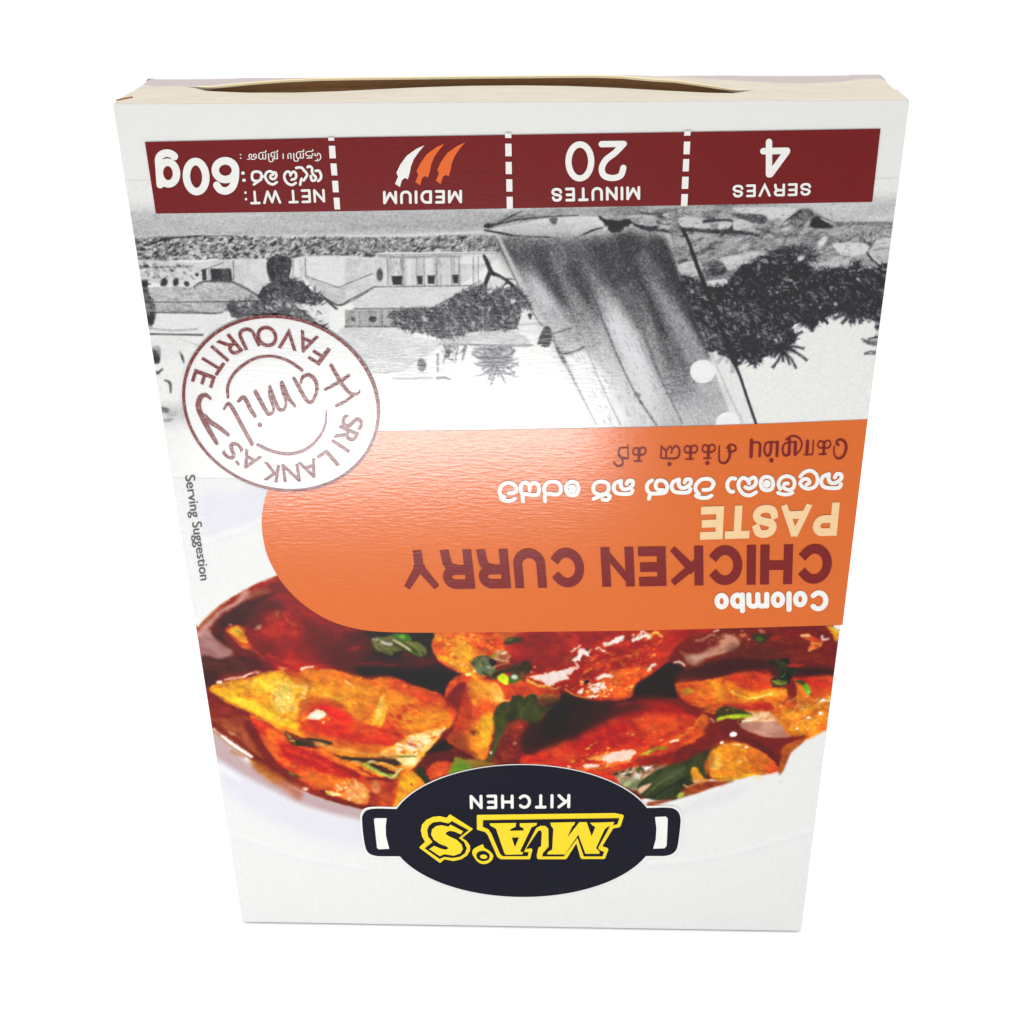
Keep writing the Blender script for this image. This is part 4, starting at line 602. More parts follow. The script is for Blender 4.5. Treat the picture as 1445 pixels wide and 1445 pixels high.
    po([(440, 430), (520, 420), (600, 470), (560, 520), (460, 500)], (236, 160, 60), f=7, a=.7); po([(400, 480), (440, 440), (440, 560), (470, 640), (420, 640), (380, 560)], (150, 56, 30), f=6, a=.7); po([(500, 560), (580, 560), (570, 620), (500, 640), (440, 620)], (200, 72, 32), f=6, a=.7)
    po([(510, 650), (570, 640), (575, 720), (540, 820), (500, 800)], (240, 184, 56), f=7, a=.7); po([(400, 700), (440, 680), (450, 780), (420, 820), (350, 770)], (180, 84, 36), f=8, a=.7); po([(300, 760), (360, 720), (420, 800), (480, 880), (400, 850)], (120, 50, 30), f=6, a=.6)
    fib([(430, 440), (600, 450), (580, 600), (560, 800), (460, 820), (440, 600)], 130, [(250, 206, 120), (176, 64, 30), (240, 160, 70)], 70, .5); fib([(640, 440), (980, 490), (960, 550), (700, 530)], 80, [(216, 100, 60), (130, 40, 26)], 12, .5)
    po([(820, 540), (1000, 520), (1180, 570), (1300, 560), (1200, 660), (1000, 760), (860, 760), (900, 620)], (40, 35, 33), f=8, a=.7); po([(1160, 600), (1300, 560), (1280, 640), (1160, 700)], (84, 36, 34), f=10, a=.7)
    # leaf edges
    F(660, 870, S)
    for q in [((330, 960), (340, 890), (390, 870), (420, 930)), ((400, 930), (430, 880), (480, 800), (530, 820), (520, 900)), ((510, 880), (570, 850), (610, 800), (640, 860)), ((620, 870), (650, 790), (700, 800), (720, 880)), ((280, 1020), (290, 970), (340, 960), (340, 1020)), ((690, 880), (720, 890), (760, 890), (740, 940)), ((730, 950), (790, 910), (860, 930), (780, 990))]: po(q, (58, 64, 36), f=.9, sm=False)
    li([(560, 1090), (540, 980), (520, 880)], 6, (96, 100, 62), f=1.2, a=.7); li([(540, 990), (620, 900), (660, 830)], 5, (96, 100, 62), f=1.2, a=.7); li([(520, 960), (440, 920), (380, 900)], 5, (90, 94, 58), f=1.2, a=.6); li([(600, 1080), (680, 960), (740, 920)], 6, (82, 88, 50), f=1.4, a=.6); po([(440, 950), (520, 930), (500, 1040), (400, 1060)], (44, 50, 30), f=5, a=.6)
    # glossy piece: long folds
    po([(640, 180), (900, 170), (760, 330), (640, 330)], (120, 34, 28), f=8, a=.6); po([(880, 240), (1080, 190), (1040, 320), (920, 420), (820, 420)], (160, 50, 32), f=8, a=.6)
    for q, w, c in [([(1240, 470), (1480, 400), (1740, 300), (1960, 230)], [10, 40, 44, 14], (132, 38, 26)), ([(1200, 540), (1420, 470), (1640, 400), (1860, 330)], [8, 26, 30, 10], (216, 92, 40)), ([(1260, 600), (1480, 530), (1700, 460), (1880, 390)], [10, 36, 34, 10], (146, 42, 26)), ([(1440, 640), (1640, 560), (1820, 500)], [12, 40, 12], (232, 112, 44)), ([(1480, 760), (1620, 700), (1700, 620)], [10, 40, 14], (186, 60, 26)), ([(1120, 640), (1200, 600), (1300, 560)], [10, 26, 8], (140, 40, 26)), ([(1320, 300), (1460, 300), (1640, 260)], [8, 22, 8], (206, 86, 44))]: li(q, w, c, f=3.5, a=.6)
    fib([(1150, 420), (2000, 220), (1850, 520), (1650, 800), (1250, 820), (1080, 600)], 330, [(240, 150, 80), (126, 36, 24), (226, 110, 48), (250, 200, 140)], -26, .5, (2, 6)); fib([(620, 200), (1080, 170), (980, 480), (640, 500)], 130, [(176, 70, 44), (100, 30, 26)], -20, .5, (2, 6))
    sp([(1250, 700), (1450, 640), (1500, 780), (1300, 830)], 26, (5, 13), [(252, 244, 240), (255, 250, 246)], a=.9, ang=-20, st=1.6); sp([(1300, 330), (1600, 200), (1500, 330)], 14, (5, 12), [(250, 240, 236)], a=.8, ang=-25, st=1.8); sp([(840, 560), (1100, 520), (1000, 640)], 14, (4, 10), [(255, 250, 248)], a=.7, ang=-10, st=2)
    li([(960, 765), (1100, 815), (1250, 853), (1450, 868), (1600, 858), (1705, 800)], [10, 12, 14, 14, 12, 6], (90, 30, 22), f=2, a=.7)
    # small top centre piece
    po([(20, 190), (180, 180), (320, 200), (200, 280), (60, 300)], (222, 96, 34), f=8, a=.6); po([(-90, 300), (20, 280), (60, 420), (-30, 470), (-90, 420)], (240, 176, 52), f=8, a=.6); fib([(-160, 190), (330, 180), (100, 600), (-100, 480)], 180, [(250, 210, 100), (190, 66, 26), (240, 160, 50)], 40, .5, (2, 6))
    # ---- right side
    F(820, 860, 3.803)
    po([(0, 500), (180, 500), (300, 480), (420, 478), (330, 530), (180, 590), (60, 650), (-60, 700), (-60, 560)], (56, 36, 33), f=11, a=.8); po([(300, 482), (440, 480), (560, 520), (640, 560), (520, 570), (380, 550)], (140, 36, 30), f=9, a=.75); po([(320, 590), (480, 560), (590, 600), (540, 660), (380, 680)], (220, 84, 34), f=12, a=.65)
    po([(60, 660), (200, 600), (300, 620), (200, 700), (60, 720)], (176, 48, 30), f=9, a=.6); li([(430, 730), (520, 690), (600, 640), (640, 580)], [4, 12, 14, 6], (238, 150, 64), f=2.5, a=.7); li([(400, 700), (500, 660), (580, 610)], [4, 14, 6], (166, 50, 28), f=3, a=.6); li([(560, 720), (640, 680), (700, 640)], [4, 12, 5], (228, 120, 50), f=2.5, a=.7)
    po([(300, 790), (420, 780), (560, 740), (720, 690), (700, 740), (580, 800), (440, 840), (320, 840)], (118, 36, 28), f=5, a=.7); fib([(120, 680), (620, 560), (700, 660), (420, 780), (100, 780)], 240, [(236, 120, 60), (130, 34, 24), (246, 180, 120), (220, 80, 36)], -18, .5)
    po([(640, 540), (720, 600), (760, 660), (740, 720), (680, 720), (660, 640)], (124, 40, 30), f=6, a=.7); po([(650, 560), (690, 600), (650, 660), (620, 640)], (216, 110, 44), f=4, a=.7)
    li([(480, 712), (520, 700)], [8, 12], (252, 244, 240), f=1, a=.95); li([(330, 845), (360, 850), (380, 840)], [4, 10, 4], (250, 240, 236), f=1, a=.9)
    po([(520, 390), (640, 380), (720, 420), (780, 460), (700, 520), (600, 500), (540, 450)], (212, 92, 36), f=8, a=.5); po([(540, 480), (640, 520), (720, 520), (640, 545), (560, 520)], (130, 42, 28), f=4, a=.7); po([(780, 370), (900, 340), (1010, 350), (1000, 410), (880, 420)], (190, 62, 30), f=8, a=.7); po([(690, 390), (770, 400), (790, 450), (730, 480)], (238, 164, 54), f=7, a=.6)
    fib([(530, 400), (1080, 360), (1100, 500), (760, 560), (560, 500)], 200, [(246, 190, 90), (170, 56, 26), (236, 140, 50)], -8, .5); li([(505, 395), (620, 375), (760, 350), (900, 325), (1000, 335)], [6, 8, 8, 6, 4], (100, 34, 28), f=3, a=.7); li([(520, 440), (560, 510), (640, 535), (720, 545)], [5, 8, 8, 4], (90, 30, 26), f=2, a=.6)
    po([(1100, 480), (1200, 500), (1330, 440), (1340, 520), (1260, 620), (1160, 640), (1080, 580)], (232, 150, 54), f=10, a=.5); fib([(1060, 500), (1340, 420), (1330, 600), (1180, 660)], 160, [(252, 216, 120), (190, 80, 34), (246, 180, 80), (255, 240, 200)], -30, .55); li([(1090, 540), (1180, 500), (1320, 440)], [4, 12, 4], (190, 80, 30), f=3, a=.6); li([(1120, 620), (1220, 570), (1320, 520)], [4, 10, 4], (200, 90, 34), f=2.5, a=.6)
    po([(520, 230), (640, 170), (760, 130), (700, 220), (600, 290), (530, 290)], (110, 44, 40), f=9, a=.5); po([(560, 250), (640, 240), (700, 200), (660, 270), (600, 300)], (216, 178, 152), f=5, a=.5); po([(800, 200), (1000, 190), (1100, 240), (1000, 270), (840, 260)], (88, 46, 42), f=10, a=.7); po([(700, 290), (900, 270), (1020, 300), (900, 330), (720, 340)], (70, 42, 39), f=9, a=.7); fib([(540, 120), (1340, 100), (1340, 300), (560, 300)], 150, [(160, 80, 60), (80, 34, 32), (196, 120, 96)], -12, .4)
    po([(720, 740), (800, 710), (900, 730), (960, 800), (880, 860), (760, 880), (710, 820)], (228, 146, 42), f=9, a=.5); po([(900, 760), (1000, 800), (1040, 850), (960, 880), (900, 850)], (196, 86, 30), f=7, a=.6); fib([(710, 760), (900, 730), (1020, 840), (800, 900)], 110, [(250, 214, 110), (190, 90, 28), (244, 180, 60)], 20, .5); li([(690, 900), (800, 905), (920, 870), (1040, 868)], [4, 7, 6, 4], (140, 60, 24), f=1.6, a=.6)
    fib([(330, 980), (560, 840), (600, 900), (520, 1000), (400, 1010)], 130, [(96, 110, 66), (30, 36, 24), (120, 130, 90)], -42, .5); li([(340, 1000), (440, 920), (560, 850)], [4, 8, 3], (110, 122, 80), f=2, a=.6); li([(380, 1010), (480, 950), (580, 900)], [4, 9, 4], (34, 38, 24), f=2, a=.7)
    for x, y, r in [(815, 668, 7), (755, 714, 5), (885, 740, 5), (1300, 485, 7), (1285, 560, 6), (1220, 580, 6), (1160, 640, 4), (355, 850, 6)]: bl(x, y, r * 1.5, r, (255, 250, 244), 1, -15, .7)
    # mottle and break up the picture the way a printed photograph does
    F(0, 0, 1)
    Y, X = np.mgrid[0:P.h, 0:P.w].astype(float)
    wx = (nz(X, Y, 9, 20, 1.5, 31) - .5) * 2.2 + (nz(X, Y, 4, 0, 1, 37) - .5) * 1.4; wy = (nz(X, Y, 9, 20, 1.5, 33) - .5) * 2.2 + (nz(X, Y, 4, 0, 1, 39) - .5) * 1.4
    P.x0 = P.y0 = 0; warped = P.sample((X + wx).ravel(), (Y + wy).ravel()).reshape(P.im.shape); P.x0, P.y0 = 225, 670
    sat = np.clip((P.im.max(2) - P.im.min(2)) * 2.2 - .15, 0, 1)[..., None]
    P.im = P.im * (1 - sat) + warped * sat
    lum = (nz(X, Y, 16, -20, 1.6, 41) - .5) * .16 + (nz(X, Y, 6, 25, 1.8, 43) - .5) * .20
    hue = (nz(X, Y, 11, 10, 1.3, 47) - .5) * .14
    P.im = np.clip(P.im * (1 + sat * lum[..., None]) + sat * np.stack([hue * .12, hue * .40, hue * .06], 2) * P.im.max(2, keepdims=True), 0, 1)
    P.im = np.clip(P.im + sat * (P.im - .42) * .10, 0, 1)
    P.grain(.008, 1)
paint_food(FOOD)

SKETCH = Print(170, 250, 1285, 625, (240, 240, 237), 23)
def paint_sketch(P):
    F, po, li, bl, sp = P.frame, P.poly, P.line, P.blob, P.specks
    g = lambda v, b=0: (v, v, v + b)
    DK, MD = g(52, 6), g(104, 4)
    DARKS = [g(40, 6), g(58, 6), g(84, 5), g(120, 3), g(170), g(200)]
    def frond(q, w, v=38):
        c = spline(q, False, 6); li(q, [5, 5, 3], g(v, 8), f=.9)
        for i in range(1, len(c) - 1):
            t = c[i + 1] - c[i - 1]; t /= np.linalg.norm(t); s_ = np.array([-t[1], t[0]]); L = w * (.7 + .5 * P.rng.random()) * (1 - .6 * i / len(c)) + 5
            for sg in (-1, 1): li([tuple(c[i]), tuple(c[i] + t * L * .9 + s_ * sg * L * .75)], [6.5, 2], g(v + int(40 * P.rng.random()), 7), f=.8, a=.9)
    def fringe(pts, n, L, vs, w=3.5):
        c = spline(pts, True, 4); m = c.mean(0)
        for _ in range(n):
            i = P.rng.integers(len(c)); p = c[i] + (P.rng.random(2) - .5) * L * .6; t = c[i] - c[i - 1]; o = np.array([t[1], -t[0]]); o /= np.linalg.norm(o) + 1e-9
            if o @ (c[i] - m) < 0: o = -o
            a = (P.rng.random() - .5) * 2; d = o * math.cos(a) + np.array([-o[1], o[0]]) * math.sin(a)
            li([tuple(p - d * L * .4), tuple(p + d * L * (.3 + P.rng.random() * .7))], [w, 1.5], vs[P.rng.integers(len(vs))], f=.8, a=.85)
    def hatch(pts, n, L, vs, ang, jit=30, w=2.6, a=.7):
        Q = np.asarray(pts, float); lo, hi = Q.min(0), Q.max(0)
        for _ in range(n):
            x, y = lo + (hi - lo) * P.rng.random(2); ins = False
            for i in range(len(Q)):
                (ax, ay), (bx, by) = Q[i - 1], Q[i]
                if (ay > y) != (by > y) and x < (bx - ax) * (y - ay) / (by - ay) + ax: ins = not ins
            if not ins: continue
            t = math.radians(ang + (P.rng.random() - .5) * 2 * jit); l = L * (.4 + .8 * P.rng.random()) / 2; dx, dy = math.cos(t) * l, math.sin(t) * l; b = (P.rng.random() - .5) * l * .6
            li([(x - dx, y - dy), (x - dy * b / l, y + dx * b / l), (x + dx, y + dy)], [1.5, w, 1.5], vs[P.rng.integers(len(vs))], f=.8, a=a, sm=False)
    # ---- the road at the foot of the drawing
    F(0, 0, 1)
    po([(150, 292), (500, 290), (700, 282), (1300, 280), (1300, 326), (1000, 330), (600, 332), (180, 336)], g(206), f=15, col2=g(178), tx=(40, -2, 6), sm=False)
    po([(150, 300), (330, 306), (480, 318), (420, 330), (180, 336)], g(182), f=6, a=.7, col2=g(200), tx=(16, 0, 4))
    sp([(180, 300), (700, 296), (700, 325), (190, 330)], 700, (.4, 1.1), [g(150), g(225), g(165)], a=.5, st=2.4)
    sp([(980, 290), (1260, 285), (1260, 330), (980, 330)], 300, (.4, 1.1), [g(150), g(225), g(165)], a=.4, st=2.4)
    # ---- stone wall band on the left
    F(170, 280, 4.129)
    po([(80, 240), (300, 215), (680, 215), (1010, 230), (1480, 225), (1480, 340), (980, 345), (780, 350), (420, 350), (200, 360), (85, 340)], g(142), f=1.5, col2=g(112), tx=(10, 10, 2), warp=1)
    sp([(80, 240), (680, 215), (1480, 225), (1480, 340), (780, 350), (90, 350)], 620, (4, 13), [g(205), g(222), g(230), g(180)], a=.85, ang=-15, st=1.7, soft=.5)
    sp([(80, 240), (680, 215), (1480, 225), (1480, 340), (780, 350), (90, 350)], 460, (3, 9), [g(44, 4), g(60, 4), g(80)], a=.8, ang=-25, st=2, soft=.6)
    li([(160, 270), (260, 232), (330, 225), (480, 214), (680, 214)], [10, 14, 8, 6, 8], g(56, 4), f=.8); li([(480, 212), (1480, 214)], 6, g(226), f=1, a=.7)
    # walls and roofs, left
    po([(100, 360), (420, 370), (600, 355), (860, 360), (880, 470), (800, 560), (640, 480), (440, 500), (120, 470)], g(222), f=1.5, col2=g(206), tx=(12, 30, 2))
    sp([(100, 370), (420, 380), (440, 480), (120, 460)], 90, (3, 11), [g(70, 4), g(110), g(160), g(190)], a=.7, ang=30, st=1.8); po([(1000, 345), (1445, 340), (1480, 420), (1280, 520), (1080, 460), (1000, 470)], g(228), f=1.5)
    li([(1080, 350), (1080, 450), (1270, 520), (1480, 430)], 12, g(200), f=2, a=.8); po([(1080, 450), (1270, 515), (1480, 440), (1480, 540), (1280, 620), (1170, 560)], g(206), f=2, col2=g(190), tx=(8, 10, 2))
    li([(1170, 560), (1270, 620), (1350, 590), (1480, 530)], 9, g(70, 4), f=.9); li([(1010, 350), (1005, 480)], 8, g(170), f=1.2); li([(1050, 350), (1055, 470)], 6, g(190), f=1)
    po([(525, 405), (645, 405), (655, 480), (530, 485)], g(84, 4), f=1.2, col2=g(60, 4), tx=(6, 80, 3), sm=False); po([(475, 410), (500, 405), (505, 470), (480, 475)], g(62, 4), f=1.2, sm=False); bl(448, 440, 11, 11, g(50, 4), .9); li([(515, 405), (520, 480)], 5, g(140), f=1)
    for x, y, rx, ry in [(140, 490, 22, 22), (255, 485, 22, 26), (325, 485, 18, 26), (387, 493, 18, 16), (150, 390, 18, 10), (150, 560, 14, 14), (175, 695, 22, 22), (160, 640, 20, 36)]: bl(x, y, rx, ry, g(48, 4), .9, 15, .7, warp=1, ws=4)
    po([(140, 520), (420, 510), (490, 490), (680, 485), (830, 590), (640, 600), (420, 600), (150, 600)], g(200), f=1.5, col2=g(178), tx=(10, 15, 2)); sp([(300, 520), (650, 495), (780, 580), (300, 590)], 50, (3, 8), [g(130), g(160), g(225)], a=.7, ang=30, st=2.2)
    li([(430, 510), (490, 480), (660, 485), (830, 580)], 7, g(86, 3), f=.9); li([(150, 602), (420, 600), (640, 598), (830, 590)], 8, g(90, 3), f=1)
    po([(160, 605), (640, 600), (640, 650), (560, 665), (170, 660)], g(176), f=2, col2=g(196), tx=(12, 5, 4)); li([(180, 660), (380, 655), (560, 668), (620, 640)], 10, g(112, 3), f=1.2); po([(180, 670), (560, 672), (600, 650), (630, 690), (560, 760), (480, 790), (170, 770)], g(232), f=1.5)
    li([(160, 752), (300, 765), (450, 758)], 8, g(150), f=1.5, a=.8); li([(165, 785), (340, 790), (480, 792)], 10, g(82, 3), f=1.1)
    po([(145, 470), (175, 560), (210, 640), (200, 700), (170, 760), (140, 640)], g(120, 3), f=2, a=.7, col2=g(60, 4), tx=(6, 70, 2)); sp([(110, 460), (180, 470), (200, 700), (140, 700)], 40, (3, 10), [g(44, 4), g(90)], a=.8)
    # tree with dark trunk
    po([(862, 350), (995, 345), (985, 470), (1010, 490), (880, 480)], g(72, 6), f=1.4, col2=g(48, 6), tx=(7, 80, 2)); po([(800, 560), (880, 480), (990, 465), (1070, 490), (1130, 540), (1180, 580), (1160, 620), (1040, 610), (930, 600), (830, 590)], g(56, 6), f=1.6, col2=g(84, 5), tx=(6, 20, 2), warp=1.6, ws=5)
    po([(640, 600), (830, 595), (980, 600), (1060, 640), (1160, 690), (1200, 760), (1040, 690), (800, 680), (660, 690)], g(112, 4), f=2, col2=g(76, 5), tx=(6, 20, 3), warp=1.5, ws=5); sp([(640, 600), (900, 560), (1150, 600), (1200, 740), (800, 690)], 170, (3, 10), [g(210), g(60, 5), g(150), g(46, 5), g(226)], a=.7, ang=40, st=2)
    po([(1150, 620), (1210, 600), (1220, 750), (1170, 740), (1080, 640)], g(230), f=2); li([(1190, 580), (1260, 640)], 14, g(60, 5), f=1.2)
    # ---- houses, centre
    F(500, 280, 4.817)
    po([(-60, 262), (300, 262), (850, 245), (980, 270), (1000, 360), (760, 365), (200, 360), (-60, 350)], g(150), f=1.6, col2=g(120), tx=(9, 10, 2), warp=1)
    sp([(-60, 262), (850, 248), (1000, 355), (-60, 355)], 330, (4, 13), [g(206), g(222), g(186)], a=.85, ang=-15, st=1.7, soft=.5); sp([(-60, 262), (850, 248), (1000, 355), (-60, 365)], 240, (3, 9), [g(50, 4), g(72, 4), g(96)], a=.8, ang=-25, st=2.2)
    li([(-40, 255), (300, 250), (880, 225)], 10, g(228), f=1.2); po([(160, 370), (960, 362), (990, 400), (760, 560), (720, 590), (180, 600), (60, 600), (130, 420)], g(226), f=1.5, col2=g(212), tx=(14, 90, 3), sm=False)
    po([(-60, 400), (130, 410), (140, 600), (0, 690), (-60, 700)], g(204), f=3, col2=g(218), tx=(10, 30, 2), sm=False); li([(-40, 690), (60, 640), (140, 596)], 8, g(110, 3), f=1)
    li([(180, 385), (360, 398), (580, 388), (720, 392)], 14, g(120, 3), f=2, a=.8); li([(160, 378), (980, 372)], 14, g(236), f=1)
    for x, w, v in [(240, 26, 196), (330, 34, 150), (350, 12, 200), (440, 10, 170), (465, 12, 170), (560, 40, 190), (680, 12, 150), (710, 8, 170), (820, 8, 190), (720, 8, 176)]: li([(x, 400), (x + 4, 590)], w, g(v), f=2, a=.7)
    for a in [((255, 525), (330, 525), (325, 585), (265, 585)), ((430, 525), (468, 525), (465, 582), (435, 582)), ((500, 522), (552, 522), (548, 580), (505, 578)), ((668, 518), (712, 518), (708, 576), (675, 576))]: po(a, g(50, 5), f=1.3, sm=False)
    bl(176, 515, 22, 44, g(86, 4), .95, 0, .5); li([(730, 450), (900, 440)], 7, g(190), f=1.2); po([(730, 395), (890, 395), (890, 440), (735, 445)], g(238), f=2, a=.8); li([(150, 598), (740, 592), (800, 585)], 8, g(150), f=1.4)
    po([(140, 606), (800, 596), (700, 660), (540, 740), (0, 745), (0, 690)], g(224), f=1.4, sm=False, col2=g(216), tx=(10, 0, 2)); li([(0, 747), (260, 748), (540, 742)], 8, g(106, 3), f=1); li([(860, 560), (700, 650), (540, 740)], 6, g(120, 3), f=1.2)
    po([(-60, 755), (280, 752), (330, 870), (-60, 880)], g(176), f=1.5, col2=g(150), tx=(9, 90, 3), sm=False); li([(-60, 870), (330, 868)], 12, g(86, 3), f=1.2); bl(128, 818, 26, 20, g(46, 5), .95, 0, .5); bl(-5, 820, 14, 14, g(70, 4), .9); li([(185, 760), (195, 860)], 8, g(110), f=1.4); li([(40, 760), (40, 860)], 6, g(130), f=1.4)
    # bushy tree, centre
    tree = [(250, 770), (420, 748), (560, 735), (700, 655), (860, 590), (920, 620), (1040, 600), (1120, 610), (1170, 660), (1220, 750), (1130, 760), (1110, 880), (940, 900), (860, 890), (700, 940), (600, 950), (470, 910), (380, 900), (330, 880), (280, 850)]
    po(tree, g(66, 5), f=2, col2=g(100, 4), tx=(9, 35, 1.5), warp=2.2, ws=6)
    sp(tree, 620, (4, 12), [g(40, 6), g(52, 6), g(190), g(150), g(62, 6), g(205)], a=.72, ang=40, st=2.1, soft=.7)
    sp([(800, 620), (1000, 600), (1100, 760), (900, 860), (820, 800)], 220, (4, 12), [g(40, 6), g(46, 6), g(140)], a=.8, ang=40, st=2)
    li([(885, 390), (905, 430), (930, 490), (950, 515)], [20, 28, 30, 26], g(44, 5), f=1); li([(930, 490), (905, 550), (885, 610)], [26, 30, 20], g(50, 5), f=1.1); li([(940, 505), (1020, 545), (1090, 600), (1170, 680), (1230, 760)], [26, 22, 24, 18, 8], g(44, 5), f=1.1); li([(1040, 570), (980, 620)], [18, 10], g(50, 5), f=1.1); li([(1040, 545), (1100, 550)], [10, 4], g(70), f=1)
    bl(975, 575, 48, 40, g(222), .9, 20); bl(1080, 700, 18, 18, g(220), .9); po([(920, 560), (950, 620), (910, 650)], g(206), f=1.5)
    # little gable by the sail
    po([(1150, 770), (1230, 760), (1280, 850), (1250, 940), (1130, 900), (1110, 880)], g(232), f=1.6, sm=False); po([(1183, 785), (1213, 782), (1205, 815), (1193, 818)], g(54, 4), f=1.1); li([(1130, 860), (1280, 845)], 6, g(170), f=1.2); li([(1080, 905), (1170, 990)], 6, g(150), f=1.4)
    # ---- faint rooftops near the stamp
    F(480, 440, 4.516)
    po([(0, 105), (350, 105), (500, 160), (640, 190), (600, 240), (400, 370), (220, 385), (120, 260)], g(220), f=3, col2=g(206), tx=(12, 20, 3)); po([(640, 195), (760, 150), (1100, 120), (1220, 210), (1100, 220), (800, 210)], g(214), f=3, col2=g(200), tx=(10, 0, 3))
    li([(620, 205), (900, 210), (1140, 215), (1230, 212)], [4, 8, 8, 6], g(120, 3), f=1.2); li([(210, 385), (390, 375), (480, 310), (610, 235), (645, 190)], 6, g(180), f=1.4); po([(400, 380), (490, 310), (620, 235), (650, 260), (650, 400), (350, 420)], g(226), f=2); po([(560, 300), (640, 220), (640, 390), (570, 390)], g(238), f=2)
    bl(523, 338, 28, 42, g(112, 4), .95, -5, .6); bl(520, 325, 18, 20, g(84, 4), .7); li([(625, 270), (625, 375)], [16, 12], g(140, 3), f=1.4, a=.9); li([(340, 428), (480, 425), (590, 420)], [6, 12, 8], g(140, 3), f=1.6, a=.8); li([(620, 420), (670, 418), (710, 432)], [16, 14, 4], g(116, 3), f=1.2)
    li([(340, 450), (430, 520), (500, 570), (510, 650)], 7, g(214), f=1.5, a=.8); li([(530, 570), (600, 500), (690, 440)], 7, g(216), f=1.5, a=.8)
    for q in [((670, 210), (680, 260), (660, 320)), ((700, 230), (690, 290), (740, 320)), ((720, 210), (740, 240)), ((800, 220), (790, 270), (780, 310)), ((790, 240), (770, 260)), ((700, 260), (730, 240))]: li(q, [22, 16, 4][:len(q)] if len(q) == 3 else [18, 6], g(112, 8), f=1.3, a=.85)
    sp([(650, 210), (760, 210), (740, 300), (660, 300)], 60, (4, 10), [g(70, 8), g(120, 6), g(210)], a=.7, ang=60, st=2); po([(860, 225), (1090, 220), (1100, 280), (1000, 310), (880, 290)], g(130, 6), f=3, a=.85, col2=g(170, 4), tx=(6, 20, 2))
    for q in [((880, 250), (940, 300), (1000, 330)), ((1000, 330), (920, 350), (850, 330)), ((1000, 330), (930, 390), (860, 405)), ((1000, 360), (980, 420), (970, 470)), ((1000, 350), (1040, 420), (1060, 455)), ((1000, 330), (1080, 350), (1140, 320)), ((1000, 330), (1080, 310), (1140, 295)), ((1010, 370), (1090, 400), (1150, 415)), ((900, 230), (960, 290), (1010, 320)), ((1080, 230), (1040, 290), (1000, 330)), ((960, 225), (980, 270), (1000, 320)), ((1020, 222), (1010, 270), (1000, 320)), ((850, 270), (920, 310), (990, 340)), ((1110, 250), (1060, 300), (1000, 340)), ((980, 420), (960, 470)), ((1000, 370), (920, 400))]:
        li(q, [18, 16, 3][:len(q)] if len(q) == 3 else [14, 3], g(116, 10), f=1.2, a=.85, warp=1)
    sp([(870, 225), (1100, 225), (1060, 330), (900, 320)], 90, (4, 10), [g(80, 8), g(100, 8), g(215)], a=.7, ang=40, st=2)
    # ---- cart at the foot, middle
    F(680, 280, 4.379)
    po([(20, 170), (130, 120), (220, 75), (700, 60), (1000, 50), (1000, 100), (720, 110), (420, 120), (180, 150), (60, 180)], g(140), f=2, col2=g(176), tx=(9, -5, 4)); li([(20, 175), (110, 150), (180, 110), (250, 80)], [10, 8, 8, 4], g(60, 4), f=1); li([(40, 180), (200, 135), (420, 112), (600, 105)], [12, 10, 8, 4], g(74, 4), f=1); bl(38, 165, 22, 14, g(46, 5), .9, -20)
    po([(60, 195), (240, 155), (430, 120), (720, 115), (750, 180), (640, 215), (420, 235), (240, 225)], g(204), f=1.6, col2=g(220), tx=(12, 0, 3)); po([(420, 125), (470, 120), (460, 160), (435, 155)], g(104, 4), f=1.4); li([(20, 195), (130, 215), (240, 235), (400, 240), (560, 250), (680, 200), (750, 180)], [8, 14, 10, 12, 6, 12, 6], g(50, 5), f=1)
    po([(720, 105), (780, 130), (900, 125), (930, 150), (880, 190), (850, 210), (800, 210), (770, 170)], g(50, 6), f=1.6, warp=1.2, ws=5); bl(850, 120, 44, 18, g(160), .8); bl(885, 200, 12, 26, g(226), .9, 20); bl(765, 195, 12, 26, g(222), .9, 30); li([(930, 150), (1000, 180), (1110, 190), (1250, 205), (1445, 215)], [14, 26, 34, 40, 30], g(56, 6), f=1.2, warp=1)
    po([(920, 110), (1080, 110), (1080, 150), (960, 160)], g(196), f=1.5, col2=g(150), tx=(7, 0, 2)); po([(1080, 70), (1445, 60), (1445, 100), (1250, 100), (1100, 110)], g(170), f=2, col2=g(130), tx=(9, 5, 4)); li([(980, 90), (1200, 110), (1445, 105)], [8, 12, 10], g(66, 5), f=1.2)
    sp([(1080, 100), (1445, 90), (1445, 200), (1100, 190)], 90, (4, 16), [g(60, 5), g(200), g(110), g(220)], a=.75, ang=5, st=2.6); li([(1200, 140), (1340, 120), (1445, 112)], 12, g(54, 5), f=1)
    # ---- the big sail (hanging boat sail seen from behind)
    sail = [(105, 240), (240, 235), (420, 245), (700, 225), (900, 215), (1090, 215), (1150, 290), (1210, 450), (1260, 580), (1330, 740), (1400, 940), (1445, 1080), (1520, 1300), (1560, 1400), (1080, 1410), (720, 1410), (640, 1250), (520, 1010), (430, 860), (370, 750), (250, 520), (160, 350)]
    po(sail, g(196), f=1.4, sm=False)
    po([(110, 245), (420, 245), (900, 220), (1090, 215), (1150, 300), (1210, 450), (1100, 420), (900, 380), (600, 400), (420, 380), (200, 390)], g(96, 3), f=14, col2=g(112, 3), tx=(24, 70, 2))
    po([(140, 300), (420, 300), (460, 420), (520, 600), (480, 560), (380, 480), (300, 380), (200, 370)], g(90, 3), f=9)
    def band(a, w, v, f, al=1): li(a, w, g(v, 3), f=f, a=al)
